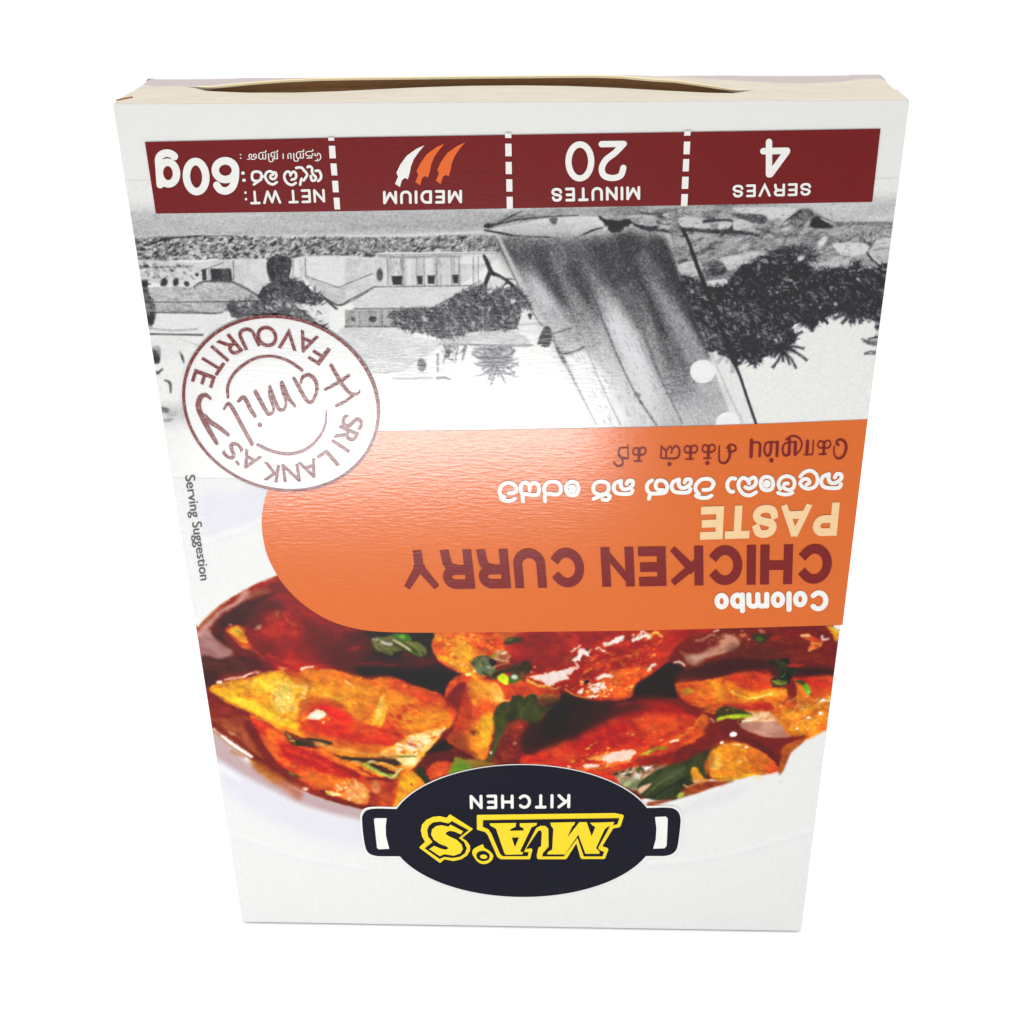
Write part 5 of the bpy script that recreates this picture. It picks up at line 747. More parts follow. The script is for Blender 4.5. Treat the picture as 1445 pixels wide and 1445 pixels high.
    po([(150, 340), (400, 330), (700, 330), (1000, 300), (1180, 420), (1300, 740), (1200, 700), (1000, 560), (760, 560), (560, 560), (420, 560), (300, 540)], g(92, 3), f=20); band([(300, 480), (380, 620), (460, 780), (560, 960), (700, 1240)], [70, 150, 150, 150, 120], 180, 12); band([(330, 540), (390, 640)], [50, 70], 214, 10, .7)
    band([(360, 360), (440, 500), (520, 640), (580, 760)], [70, 100, 80, 30], 76, 7); band([(470, 380), (560, 560), (640, 760), (700, 900)], [80, 90, 70, 30], 128, 8, .8)
    band([(580, 450), (680, 620), (760, 780), (860, 1000)], [100, 120, 70, 16], 74, 7); band([(540, 700), (620, 860), (700, 1000)], [60, 70, 50], 150, 9, .8)
    band([(640, 420), (760, 620)], [30, 100], 142, 9, .8); band([(740, 640), (880, 880), (1040, 1200), (1120, 1400)], [50, 170, 200, 200], 190, 16); band([(820, 780), (950, 1000), (1040, 1200)], [120, 160, 120], 236, 12, .7)
    band([(740, 330), (880, 560), (980, 760)], [130, 140, 60], 78, 9); band([(880, 560), (970, 740), (1050, 950), (1130, 1150)], [60, 60, 50, 20], 120, 7, .9)
    band([(900, 300), (1020, 540), (1120, 760), (1200, 980), (1240, 1180)], [190, 140, 160, 160, 130], 76, 9); band([(1160, 900), (1220, 1060), (1270, 1250)], [90, 110, 100], 126, 12, .8)
    band([(1070, 540), (1150, 680), (1230, 830), (1290, 960)], [40, 80, 90, 50], 158, 9); band([(1100, 300), (1200, 500), (1280, 680), (1350, 860), (1400, 960)], [110, 90, 70, 60, 40], 70, 6); band([(1000, 380), (1060, 500)], [60, 60], 130, 9, .8)
    band([(1240, 820), (1320, 980), (1380, 1100)], [90, 110, 60], 150, 10, .9); band([(1180, 1150), (1300, 1200), (1420, 1260)], [120, 160, 140], 168, 20, .8); band([(1260, 1300), (1400, 1380), (1520, 1420)], [110, 130, 110], 196, 18, .8)
    po([(430, 840), (620, 900), (760, 1080), (1040, 1150), (1100, 1410), (720, 1410), (520, 1010)], g(226), f=26, a=.7); po([(500, 980), (660, 960), (800, 1200), (900, 1410), (720, 1410)], g(236), f=8, a=.9)
    po([(440, 840), (560, 790), (640, 910), (620, 940), (500, 970)], g(166), f=2.5, col2=g(190), tx=(8, 0, 2)); li([(430, 840), (520, 810), (560, 800)], 8, g(90, 3), f=1.3); li([(500, 970), (570, 945), (630, 915)], [12, 10, 14], g(96, 3), f=1.4, warp=1)
    for q, w, v in [([(430, 330), (600, 780), (640, 900), (740, 1150), (860, 1400)], 8, 150), ([(620, 440), (760, 780), (850, 1000), (960, 1220), (1080, 1400)], 11, 84), ([(880, 560), (960, 720), (1060, 1000), (1140, 1180), (1240, 1390)], 9, 104), ([(1050, 600), (1180, 900), (1260, 1120)], 7, 120), ([(440, 350), (560, 700), (600, 840)], 7, 110)]: li(q, w, g(v, 3), f=1.4, a=.8)
    bl(963, 1215, 22, 16, g(110, 6), .8, 20); bl(985, 1260, 16, 10, g(100, 6), .8, 40); li([(105, 240), (180, 390), (300, 620), (380, 770)], 24, g(196), f=2); li([(95, 250), (200, 480), (340, 740), (380, 790)], 5, g(96, 3), f=1)
    li([(440, 860), (520, 1020), (620, 1220), (710, 1400)], [22, 18, 12, 6], g(130, 4), f=1.6, a=.85); li([(470, 930), (510, 1010)], 20, g(90, 4), f=1.6)
    po([(345, 880), (400, 790), (430, 830), (420, 910), (370, 910)], g(70, 5), f=1.6, warp=1.5, ws=5)
    for y in (1090, 1140, 1190): li([(1120, y + 20), (1220, y + 12), (1320, y)], [4, 9, 4], g(110, 8), f=1.3, a=.7, warp=1)
    po([(150, 250), (260, 245), (300, 300), (200, 320)], g(120, 2), f=4, a=.6); hatch(sail, 1500, 46, [g(66, 4), g(84, 4), g(206), g(150), g(120, 3)], 62, 12, 3.2, .34)
    # ---- right of the sail: bank, mast line, dark trees
    F(960, 280, 4.516)
    po([(0, 50), (780, 60), (880, 120), (1370, 160), (1350, 310), (1300, 430), (880, 430), (500, 420), (280, 540), (180, 545), (0, 490)], g(172), f=2.5, col2=g(132, 2), tx=(14, -10, 3))
    sp([(0, 60), (900, 100), (1360, 170), (1320, 400), (500, 420), (0, 480)], 520, (4, 16), [g(70, 4), g(215), g(110, 3), g(200), g(226), g(90, 4)], a=.65, ang=-10, st=2.6)
    po([(350, 60), (760, 60), (790, 110), (700, 140), (540, 130), (440, 110)], g(216), f=3); po([(0, 120), (150, 135), (180, 190), (20, 190)], g(206), f=2); bl(290, 165, 46, 34, g(206), .95); bl(270, 195, 30, 22, g(226), .9); li([(150, 150), (240, 140), (330, 145), (335, 180), (260, 240)], [20, 14, 14, 16, 12], g(58, 5), f=1.2); li([(0, 190), (180, 210), (340, 215), (500, 240)], [20, 26, 30, 14], g(70, 5), f=1.4, warp=1)
    po([(330, 100), (540, 110), (530, 165), (420, 140)], g(92, 4), f=2); po([(350, 130), (470, 170), (350, 205)], g(204), f=1.6)
    po([(760, 70), (850, 80), (930, 140), (1000, 185), (1090, 230), (1000, 210), (850, 185), (820, 140), (700, 140)], g(92, 4), f=2, col2=g(120), tx=(7, 30, 2)); po([(830, 160), (870, 120), (940, 160), (960, 185), (850, 190)], g(50, 6), f=1.6); li([(680, 140), (770, 85)], [8, 14], g(60, 5), f=1.2); li([(850, 80), (960, 160), (1090, 235)], [8, 14, 8], g(60, 5), f=1.2); li([(900, 130), (1000, 180)], 8, g(230), f=1.2)
    po([(860, 60), (1380, 40), (1370, 150), (1100, 150), (960, 140)], g(214), f=3, col2=g(200), tx=(16, -5, 4)); li([(980, 180), (1160, 160), (1370, 155)], [6, 10, 6], g(120, 2), f=1.6)
    po([(980, 190), (1360, 170), (1340, 260), (1000, 260)], g(178), f=2, col2=g(150), tx=(8, 0, 3)); sp([(980, 240), (1350, 220), (1340, 290), (980, 290)], 120, (3, 9), [g(80, 4), g(220), g(120)], a=.7, ang=80, st=1.8); po([(990, 290), (1180, 290), (1190, 350), (1060, 370), (990, 330)], g(220), f=2)
    po([(1200, 330), (1250, 270), (1340, 260), (1330, 390), (1270, 430), (1200, 370)], g(216), f=1.6, col2=g(196), tx=(8, 0, 2)); li([(1190, 350), (1230, 400), (1280, 440)], 12, g(50, 5), f=1); li([(1240, 330), (1330, 320)], 8, g(150), f=1.2); li([(1200, 340), (1240, 270)], 7, g(96, 4), f=1)
    po([(0, 420), (120, 400), (140, 480), (60, 500), (0, 490)], g(208), f=2, col2=g(186), tx=(7, 20, 2)); po([(260, 380), (480, 350), (400, 430), (300, 460), (280, 420)], g(214), f=2, col2=g(196), tx=(7, 20, 2)); po([(170, 530), (290, 515), (290, 550), (180, 550)], g(218), f=1.6); po([(160, 470), (240, 400), (300, 460), (220, 500)], g(104, 4), f=2, col2=g(70, 4), tx=(6, 40, 2))
    dark = [(0, 510), (60, 500), (180, 560), (280, 545), (380, 450), (480, 390), (600, 340), (720, 310), (820, 320), (850, 380), (900, 440), (1000, 440), (1120, 400), (1200, 450), (1310, 440), (1290, 640), (1270, 780), (1190, 770), (1130, 740), (1090, 790), (1060, 740), (990, 740), (900, 770), (840, 830), (780, 800), (700, 830), (740, 900), (640, 960), (560, 1000), (470, 1060), (390, 1010), (330, 1040), (240, 980), (180, 950), (160, 880), (110, 780), (60, 650)]
    po(dark, g(36, 8), f=2, col2=g(62, 7), tx=(10, 35, 1.6), warp=2.4, ws=7)
    sp(dark, 1100, (4, 12), [g(36, 8), g(44, 8), g(120, 5), g(150, 4), g(60, 8), g(96, 5)], a=.55, ang=40, st=2.1)
    sp([(300, 560), (900, 420), (1250, 460), (900, 700), (500, 720)], 60, (4, 9), [g(200), g(176)], a=.8, ang=30, st=1.4)
    sp([(150, 600), (500, 700), (560, 940), (300, 980), (160, 860)], 240, (4, 11), [g(140, 4), g(170, 3), g(50, 8), g(110, 5)], a=.6, ang=45, st=2.2)
    po([(600, 320), (840, 310), (900, 390), (820, 400), (700, 370)], g(110, 4), f=3, a=.6, col2=g(70, 6), tx=(6, 30, 2)); bl(770, 385, 26, 18, g(220), .9, -30); bl(540, 400, 24, 12, g(190), .8, 20); bl(680, 515, 16, 14, g(180), .8); bl(960, 570, 12, 12, g(170), .8); bl(990, 675, 12, 12, g(206), .8); bl(80, 595, 16, 12, g(180), .8); bl(905, 280, 22, 40, g(236), .9, 40)
    po([(820, 410), (940, 400), (1120, 390), (1060, 440), (940, 440), (880, 460)], g(200), f=2.5, a=.9); po([(1140, 410), (1190, 390), (1270, 440), (1180, 450)], g(160), f=1.6); po([(1270, 440), (1320, 410), (1310, 470)], g(56, 6), f=1.6)
    fr = [((655, 955), (560, 900), 22), ((655, 955), (700, 880), 22), ((470, 920), (400, 860), 22), ((470, 920), (560, 940), 20), ((1095, 700), (1030, 800), 20), ((1095, 700), (1150, 800), 20), ((650, 960), (590, 1080), 18), ((650, 970), (740, 1085), 15), ((660, 960), (810, 1035), 18), ((660, 950), (790, 960), 16), ((670, 940), (780, 850), 20), ((650, 940), (640, 860), 16), ((640, 960), (520, 1000), 18), ((480, 900), (590, 1010), 22), ((470, 920), (480, 1080), 22), ((440, 930), (390, 1040), 18), ((300, 950), (240, 1045), 22), ((280, 940), (180, 960), 20), ((330, 980), (340, 1110), 24), ((340, 1060), (390, 1050), 14), ((830, 720), (840, 850), 18), ((820, 740), (760, 820), 14), ((840, 740), (910, 790), 14), ((1100, 680), (1100, 795), 34), ((1090, 690), (980, 770), 22), ((1100, 700), (1190, 770), 22), ((1090, 690), (930, 700), 18), ((1180, 680), (1290, 780), 24), ((1240, 740), (1270, 860), 26), ((720, 830), (690, 900), 14), ((900, 760), (940, 800), 12), ((560, 840), (600, 900), 14), ((420, 880), (350, 940), 14)]
    for (x0, y0), (x1, y1), w in fr:
        mx, my = (x0 + x1) / 2 + (y1 - y0) * .08, (y0 + y1) / 2 - (x1 - x0) * .08
        frond([(x0, y0), (mx, my), (x1, y1)], w)
    bl(620, 900, 26, 30, g(226), .85); bl(560, 900, 30, 16, g(140, 4), .8, -30); bl(750, 830, 30, 12, g(200), .8, -40); li([(1160, 900), (1200, 920), (1255, 925)], [10, 24, 30], g(110, 5), f=2); li([(1180, 990), (1215, 985), (1250, 990)], [16, 24, 20], g(90, 5), f=1.6, warp=1); bl(1215, 988, 12, 7, g(190), .9); li([(1250, 820), (1270, 860)], 22, g(56, 8), f=1.6)
    F(960, 280, 4.516)
    hatch(dark, 1500, 22, [g(22, 8), g(28, 8), g(34, 8), g(40, 8), g(124, 5), g(150, 4), g(96, 5), g(180, 3)], 40, 70, 3.6, .62)
    hatch(dark, 520, 20, [g(96, 5), g(120, 4), g(150, 3), g(74, 6)], 35, 60, 4.2, .6)
    hatch([(150, 600), (500, 660), (720, 800), (640, 940), (470, 1030), (200, 940)], 300, 22, [g(110, 5), g(150, 4), g(190, 3)], 45, 50, 4, .6)
    hatch(dark, 420, 40, [g(118, 5), g(146, 4), g(170, 3), g(96, 6), g(196)], 38, 60, 8, .62); hatch(dark, 420, 38, [g(24, 8), g(34, 8), g(44, 8)], 30, 70, 8, .75)
    fringe(dark, 260, 30, [g(44, 8), g(70, 8), g(104, 6)], 6.5)
    hatch([(0, 60), (900, 90), (1360, 170), (1330, 400), (880, 430), (500, 420), (0, 490)], 520, 34, [g(60, 4), g(90, 4), g(218), g(130), g(206)], -8, 25, 3.2, .6)
    for c in ((650, 955), (470, 920), (1095, 700), (330, 985), (835, 745)):
        for a in range(0, 360, 40): a_ = math.radians(a + 30 * P.rng.random()); L = 60 + 60 * P.rng.random(); frond([c, (c[0] + L * .5 * math.cos(a_), c[1] + L * .5 * math.sin(a_) - 6), (c[0] + L * math.cos(a_), c[1] + L * math.sin(a_) + 8)], 15)
    frond([(1290, 790), (1250, 880), (1200, 900)], 16, 80); frond([(1290, 900), (1240, 930), (1170, 910)], 16, 90)
    F(500, 280, 4.817)
    hatch(tree, 900, 24, [g(36, 6), g(46, 6), g(60, 6), g(196), g(214), g(150), g(120, 4)], 40, 60, 3.4, .62); hatch(tree, 260, 36, [g(150), g(186), g(206), g(120, 4)], 40, 60, 7.5, .62); hatch(tree, 260, 34, [g(36, 6), g(50, 6), g(70, 6)], 40, 70, 7.5, .7); fringe(tree, 200, 26, [g(60, 6), g(96, 5), g(130, 4)], 6)
    for q in [((140, 600), (800, 592)), ((0, 747), (540, 742)), ((540, 742), (720, 650), (800, 596)), ((0, 690), (140, 602)), ((-60, 872), (330, 868)), ((160, 380), (980, 372)), ((225, 400), (232, 592)), ((425, 405), (428, 590)), ((478, 405), (480, 590)), ((560, 405), (562, 590)), ((662, 400), (665, 590)), ((716, 400), (718, 590)), ((810, 395), (812, 580)), ((845, 395), (846, 560))]: li(q, 4, g(86, 4), f=.8, a=.75, sm=False)
    hatch([(0, 690), (140, 606), (800, 596), (540, 740), (0, 745)], 90, 60, [g(190), g(200)], -4, 6, 2.4, .5); hatch([(225, 400), (340, 400), (345, 520), (235, 520)], 60, 40, [g(120), g(150)], 85, 8, 3, .5); hatch([(540, 400), (600, 400), (600, 590), (550, 590)], 40, 40, [g(130), g(160)], 85, 8, 3, .5)
    hatch([(-60, 262), (980, 262), (990, 355), (-60, 355)], 360, 18, [g(46, 4), g(66, 4), g(226), g(214)], 30, 80, 3, .6)
    F(170, 280, 4.129)
    t1 = [(800, 560), (880, 480), (990, 465), (1070, 490), (1180, 580), (1160, 690), (1200, 760), (1040, 690), (800, 680), (640, 640), (660, 600)]
    hatch(t1, 420, 20, [g(36, 6), g(50, 6), g(200), g(150), g(220)], 30, 70, 3.2, .6); hatch(t1, 90, 30, [g(150), g(190), g(210)], 35, 60, 6.5, .65); fringe(t1, 90, 24, [g(56, 6), g(96, 5)], 5.5)
    hatch([(862, 350), (995, 345), (985, 480), (880, 480)], 120, 36, [g(36, 6), g(110, 4), g(150)], 80, 14, 3, .5); hatch([(80, 240), (1480, 225), (1480, 345), (90, 350)], 420, 16, [g(44, 4), g(64, 4), g(226), g(214)], 20, 80, 3, .6)
    hatch([(140, 520), (490, 490), (680, 485), (830, 590), (150, 600)], 130, 40, [g(140), g(160), g(224)], 10, 20, 2.6, .55); hatch([(160, 605), (640, 600), (560, 665), (170, 660)], 110, 40, [g(110), g(140), g(214)], 4, 10, 2.6, .55)
    for q in [((430, 512), (490, 482), (660, 486), (830, 582)), ((150, 602), (640, 598), (832, 592)), ((1170, 562), (1272, 622), (1445, 540)), ((1080, 345), (1082, 450), (1270, 516), (1470, 436)), ((180, 662), (560, 668)), ((165, 786), (480, 790)), ((660, 360), (662, 480)), ((600, 370), (470, 420)), ((120, 400), (420, 390))]: li(q, 4.5, g(70, 4), f=.8, a=.75, sm=False)
    F(480, 440, 4.516)
    for a in range(0, 360, 24): a_ = math.radians(a + 14 * P.rng.random()); L = 90 + 60 * P.rng.random(); frond([(995, 320), (995 + L * .5 * math.cos(a_), 316 + L * .32 * math.sin(a_)), (995 + L * math.cos(a_), 326 + L * .75 * math.sin(a_))], 17, 104)
    hatch([(0, 105), (500, 160), (640, 190), (400, 370), (120, 260)], 160, 40, [g(196), g(184), g(232)], 20, 30, 2.6, .5)
    F(960, 280, 4.516)
    # mast
    li([(20, 200), (60, 290), (110, 430), (160, 560), (260, 820), (340, 1030)], [22, 20, 26, 26, 26, 14], g(38, 6), f=1); li([(330, 1020), (380, 1130), (430, 1280), (485, 1440)], [22, 16, 16, 16], g(58, 6), f=1)
    po([(180, 985), (230, 1060), (300, 1220), (400, 1430), (560, 1445), (500, 1430), (400, 1180), (330, 1040), (260, 1000)], g(232), f=2, a=.7); li([(335, 1030), (380, 1130), (430, 1280), (485, 1440)], [24, 16, 16, 16], g(58, 6), f=1); li([(200, 990), (260, 1130), (340, 1310), (400, 1430)], 8, g(190), f=1.6)
    # two white discs
    bl(145, 1103, 80, 74, g(244), 1, 0, .06); bl(304, 1432, 76, 70, g(244), 1, 0, .06)
    # ---- faint plants and edge bits on the far left
    F(190, 420, 3.803)
    po([(106, 262), (138, 262), (140, 320), (130, 350), (100, 340)], g(96, 5), f=1.5, col2=g(60, 5), tx=(5, 30, 2)); li([(150, 380), (118, 420), (135, 500)], [8, 18, 10], g(90, 5), f=1.3); li([(165, 440), (190, 455), (195, 505)], [10, 16, 10], g(96, 5), f=1.3); li([(245, 290), (258, 320), (265, 345)], [12, 16, 6], g(90, 5), f=1.2)
    po([(130, 580), (260, 570), (300, 640), (200, 670), (150, 650)], g(200), f=8, a=.8); bl(165, 600, 26, 14, g(104, 6), .9, 20); bl(180, 655, 30, 10, g(130, 6), .9, -10); bl(205, 620, 26, 14, g(170), .8); po([(150, 660), (280, 650), (290, 690), (180, 700)], g(220), f=9, a=.6); li([(240, 215), (310, 240), (350, 260)], 6, g(190), f=1.4); li([(60, 45), (62, 90), (90, 130)], [14, 26, 26], g(60, 6), f=1.6)
    bl(92, 105, 18, 24, g(48, 6), .9); po([(90, 210), (300, 210), (250, 300), (160, 330)], g(228), f=4, a=.6)
    # pencil tooth of the whole drawing
    F(0, 0, 1)
    lum = P.im.mean(2, keepdims=True); n = P.rng.standard_normal((P.h, P.w)); n = (n + np.roll(n, 1, 0) + np.roll(n, 1, 1) + np.roll(n, (1, 1), (0, 1))) / 2
    P.im = np.clip(P.im + n[..., None] * (.008 + .055 * np.clip(1 - np.abs(lum - .5) * 2.1, 0, 1)), 0, 1)
    P.grain(.008, 1)
paint_sketch(SKETCH)

# ---------------------------------------------------------------- the white surface
M = {}
M['sheet'] = material('white_paper_surface', (.93, .93, .93), rough=.8, spec=.1)
g = build('white_surface', [(-6, -6, -.0004), (6, -6, -.0004), (6, 6, -.0004), (-6, 6, -.0004)], [(0, 1, 2, 3)], M['sheet']); g['kind'] = 'structure'

# ---------------------------------------------------------------- materials of the carton
BUMP = dict(bump=.00002, bscale=560., stretch=(1, 1, 4.5))
M['board'] = material('coated_white_board', ink((242, 242, 239), .042), rough=.18, spec=.34, mottle=.012, **BUMP)
M['side'] = material('white_board_side', (.72, .72, .70), rough=.5, spec=.25)
M['photo'] = material('photo_print', attr='ink', rough=.38, spec=.14, **BUMP)
M['sketchp'] = material('sketch_print', attr='ink', rough=.18, spec=.34, **BUMP)
M['maroon'] = material('maroon_ink', ink((122, 37, 38)), rough=.38, spec=.14, mottle=.04, **BUMP)
M['orange'] = material('orange_ink', ink((226, 113, 26), .03), rough=.17, spec=.36, mottle=.04, **BUMP)
M['white'] = material('white_ink', ink((244, 243, 238)), rough=.33, spec=.3, mottle=.01, **BUMP)
M['title'] = material('dark_red_ink', ink((130, 38, 36), .022), rough=.24, spec=.22, mottle=.03, **BUMP)
M['cream'] = material('cream_ink', ink((245, 208, 158)), rough=.32, spec=.3, **BUMP)
M['stampred'] = material('stamp_red_ink', ink((122, 26, 28), .02), rough=.21, spec=.32, worn=ink((222, 196, 194)), **BUMP)
M['stampwhite'] = material('stamp_white_ink', ink((238, 238, 236), .03), rough=.21, spec=.32, **BUMP)
M['black'] = material('blue_black_ink', ink((28, 33, 45)), rough=.4, spec=.1, mottle=.08, **BUMP)
M['yellow'] = material('yellow_ink', ink((250, 220, 30)), rough=.34, spec=.3, **BUMP)
M['heat'] = material('hot_orange_ink', ink((236, 104, 28)), rough=.34, spec=.3, **BUMP)
M['grey'] = material('grey_ink', ink((62, 62, 64)), rough=.36, spec=.3, **BUMP)
M['liner'] = material('uncoated_cream_board', (.55, .50, .42), rough=.75, spec=.1, mottle=.06, bump=.000012, bscale=330., stretch=(.5, 1.6, 1))
M['mauve'] = material('mauve_grey_board', (.44, .385, .375), rough=.6, spec=.15, mottle=.03, bscale=500.)
M['kraft'] = material('brown_kraft_board', (.34, .175, .075), rough=.85, spec=.05, mottle=.1, bscale=600.)
M['cut'] = material('board_cut_edge', (.72, .60, .38), rough=.8, spec=.05)

# ---------------------------------------------------------------- the carton
carton = bpy.data.objects.new('food_carton', None); COL.objects.link(carton)
carton['label'] = 'white cardboard curry paste carton standing upside down on a plain white surface'
carton['category'] = 'carton'
T = .0004
front = slab('front_panel', (-W / 2, 0, 0), (W / 2, T, H), M['board'], carton, .00012)
slab('side_panel', (-W / 2, T, 0), (-W / 2 + T, D, H), M['side'], carton, .00008)
slab('side_panel', (W / 2 - T, T, 0), (W / 2, D, H), M['side'], carton, .00008)
slab('back_panel', (-W / 2 + T, D - T, 0), (W / 2 - T, D, H), M['side'], carton, .00008)
slab('bottom_flap', (-W / 2 + T, T, .0002), (W / 2 - T, D - T, .0006), M['side'], carton, 0)

def at_depth(px, py, y):                        # where a traced point lies on the upright plane at depth y
    px, py = np.asarray(px, float), np.asarray(py, float)
    v = ((px / 1445 - PCX) / FOC)[:, None] * CAM_ROWS[0] + ((py / 1445 - PCY) / FOC)[:, None] * CAM_ROWS[1] + CAM_ROWS[2]
    return CAM_POS + v * ((y - CAM_POS[1]) / v[:, 1])[:, None]
def curve(pts, y):                              # (x -> z) of a traced edge
    p = np.array(pts, float); q = at_depth(p[:, 0], p[:, 1], y); o = np.argsort(q[:, 0]); return lambda x: np.interp(x, q[o, 0], q[o, 2])
GAP = [(270, 126), (300, 128.5), (350, 130.5), (417, 130.3), (480, 128.3), (540, 125.3), (600, 122.6), (660, 120.8), (730, 120.2), (800, 121), (870, 123.7), (930, 127), (1000, 130.6), (1045, 131.3), (1060, 131)]
LIP = [(268, 126), (316, 121), (358, 116.8), (399, 113.7), (450, 111.3), (500, 110.4), (566, 109.6), (690, 108.2), (780, 107.4), (837, 107), (878, 108.3), (920, 112.2), (954, 114.2), (988, 119), (1023, 124.6), (1049, 129.6), (1061, 131)]
FOLD = [(190, 128), (215, 126), (262, 122), (300, 120.5), (330, 117), (380, 113.5), (450, 110.2), (690, 107.4), (837, 106), (900, 106.2), (950, 107.5), (990, 110.5), (1020, 112.8), (1060, 114.8), (1100, 117), (1135, 118), (1180, 116), (1210, 112.6), (1243, 106)]
Y1, Y2, Y3 = .0072, .0088, .0118
zg, zl, zf = curve(GAP, Y1), curve(LIP, Y2), curve(FOLD, Y3)
xg0, xg1 = at_depth([270, 1060], [126, 131], Y1)[:, 0]
xs = np.linspace(-W / 2 + .0001, W / 2 - .0001, 121)
def taper(x): return np.clip(np.minimum((x - xs[0]) / .004, (xs[-1] - x) / .004), 0, 1)
seam = H + (np.interp(xs, [xg0, xg1], [zg(xg0), zg(xg1)]) - H) * taper(xs)
inside = (xs > xg0) & (xs < xg1)
z1 = np.where(inside, zg(xs), seam); z2 = np.where(inside, np.maximum(zl(xs), z1), seam - .00002)
z3 = H + (zf(xs) - H) * taper(xs)
def sheet(name, rows, mat, parent, thick=.0003):
    """a bent piece of board through rows of (y, z-along-x), given its thickness"""
    n = len(xs); V = [(x, y, z) for yy, zz in rows for x, y, z in zip(xs, np.broadcast_to(yy, xs.shape), np.broadcast_to(zz, xs.shape))]; m = len(rows)
    F = [(j * n + i, j * n + i + 1, (j + 1) * n + i + 1, (j + 1) * n + i) for j in range(m - 1) for i in range(n - 1)]
    k = len(V); V += [(x, y, z - thick) for x, y, z in V]; F += [tuple(k + a for a in reversed(q)) for q in F]
    rim = list(range(n)) + [j * n + n - 1 for j in range(1, m)] + [(m - 1) * n + i for i in range(n - 2, -1, -1)] + [j * n for j in range(m - 2, 0, -1)]
    F += [(a, a + k, b + k, b) for a, b in zip(rim, rim[1:] + rim[:1])]
    return build(name, V, F, mat, parent, smooth=False)
rng = np.random.default_rng(5); fuzz = np.convolve(rng.standard_normal(len(xs) + 8), np.ones(5) / 5, 'same')[4:-4] * .00006
def ease(a, b, t): return a + (b - a) * (t * t * (3 - 2 * t))
k5 = np.convolve(np.pad(inside.astype(float), 2, mode='edge'), np.ones(5) / 5, 'valid'); YE = Y1 * k5 + (Y2 + .0006) * (1 - k5)
closing = sheet('closing_flap', [(.0002, H + 0 * xs + .00002), (.0012, H + .0001 + fuzz * taper(xs))] + [(.0012 + (YE - .0012) * t, ease(H + .0001 + fuzz * (1 - t), z1 - .00003, t)) for t in (.25, .5, .75, 1)], M['liner'], carton)
tuck = sheet('tuck_flap', [(Y2, z2)] + [(Y2 + (Y3 - Y2) * t, z2 + (z3 - z2) * t) for t in (.5, 1)], M['liner'], carton, .00028)
sheet('outer_flap', [(Y3 + .00002, z3 - .00001)] + [(Y3 + (D - Y3) * t, z3 + (H - z3) * t) for t in (.5, 1)], M['mauve'], carton)
# the cut edge of the board along the raised lip, and the brown inner face seen through the gap
li_ = np.where(inside)[0]; e0 = [(xs[i], Y2 - .00012, z2[i] + .00003) for i in li_]; e1 = [(xs[i], Y2 - .00012, z2[i] - .00022 * min(1, (z2[i] - z1[i]) / .0003)) for i in li_]; e2 = [(xs[i], Y2 + .0004, z2[i] + .00004) for i in li_]
n = len(li_); build('cut_edge', e0 + e1 + e2, [(i, i + 1, n + i + 1, n + i) for i in range(n - 1)] + [(i + 1, i, 2 * n + i, 2 * n + i + 1) for i in range(n - 1)], M['cut'], tuck)
zi = z2 - .0002; V = []
for y, dz in ((Y2 + .0001, 0), (Y2 + .0007, -.0012), (Y2 + .001, -.003), (Y2 + .001, -.008)): V += [(xs[i], y, zi[i] + dz) for i in li_]
build('inner_face', V, [(j * n + i, j * n + i + 1, (j + 1) * n + i + 1, (j + 1) * n + i) for j in range(3) for i in range(n - 1)], M['kraft'], carton)
# the little torn spot at the front left corner
c = at_depth([168, 176, 184, 183, 174], [142, 135.5, 133.5, 137.5, 140.5], .0024); c[:, 1] += np.array([-.001, 0, .0008, .0006, -.0002]); c[:, 2] = H + .0003
V = [tuple(q) for q in c] + [(q[0], q[1], q[2] - .0003) for q in c]
build('torn_edge', V, [(0, 1, 2, 3, 4), (9, 8, 7, 6, 5)] + [(i, i + 5, (i + 1) % 5 + 5, (i + 1) % 5) for i in range(5)], M['kraft'], carton)

# ---------------------------------------------------------------- printed pictures
frame(0, 0, 1)
zt = lambda y: float(pan([(640, y)])[0, 1])
E_ = W / 2 - .00012
picture('landscape_drawing', SKETCH, ((-E_, zt(624)), (E_, zt(253))), M['sketchp'], front, 1, .00011, .042)
picture('curry_photo', FOOD, ((-E_, .00012), (E_, zt(676))), M['photo'], front, 1, .00010, .02)

# ---------------------------------------------------------------- maroon information strip
S = Inked(3); frame(0, 0, 1); S.poly([(205, 199), (500, 193), (900, 187.5), (1242.5, 182.4), (1230.8, 285.4), (900, 290.8), (500, 297), (220.5, 300)]); S.make('info_strip', M['maroon'], front)
S = Inked(5)
frame(140, 80, 3.6125)
for q in [(1170, 1200, 1172, 1203, 408, 424), (1174, 1206, 1178, 1210, 450, 514), (1182, 1213, 1188, 1218, 540, 601), (1190, 1221, 1195, 1225, 628, 687), (1198, 1228, 1203, 1232, 714, 774)]: S.poly([(q[0], q[4]), (q[1], q[4]), (q[3], q[5]), (q[2], q[5])])
S.make('dashed_divider', M['white'], front); S = Inked(5)
frame(500, 80, 3.6125)
for a, b, y0, y1 in [(771, 803, 388, 412), (772, 804, 441, 505), (774, 805, 534, 596), (777, 808, 622, 685), (779, 810, 711, 773)]: S.poly([(a, y0), (b, y0), (b + 1, y1), (a + 1, y1)])
S.make('dashed_divider', M['white'], front); S = Inked(5)
frame(900, 80, 3.6125)
for a, b, y0, y1 in [(240, 272, 378, 402), (237, 269, 432, 497), (233, 264, 521, 584), (228, 261, 611, 673), (224, 257, 699, 761)]: S.poly([(a, y0), (b, y0), (b - 3, y1), (a - 3, y1)])
S.make('dashed_divider', M['white'], front)
S = Inked(5)
frame(900, 80, 3.6125)
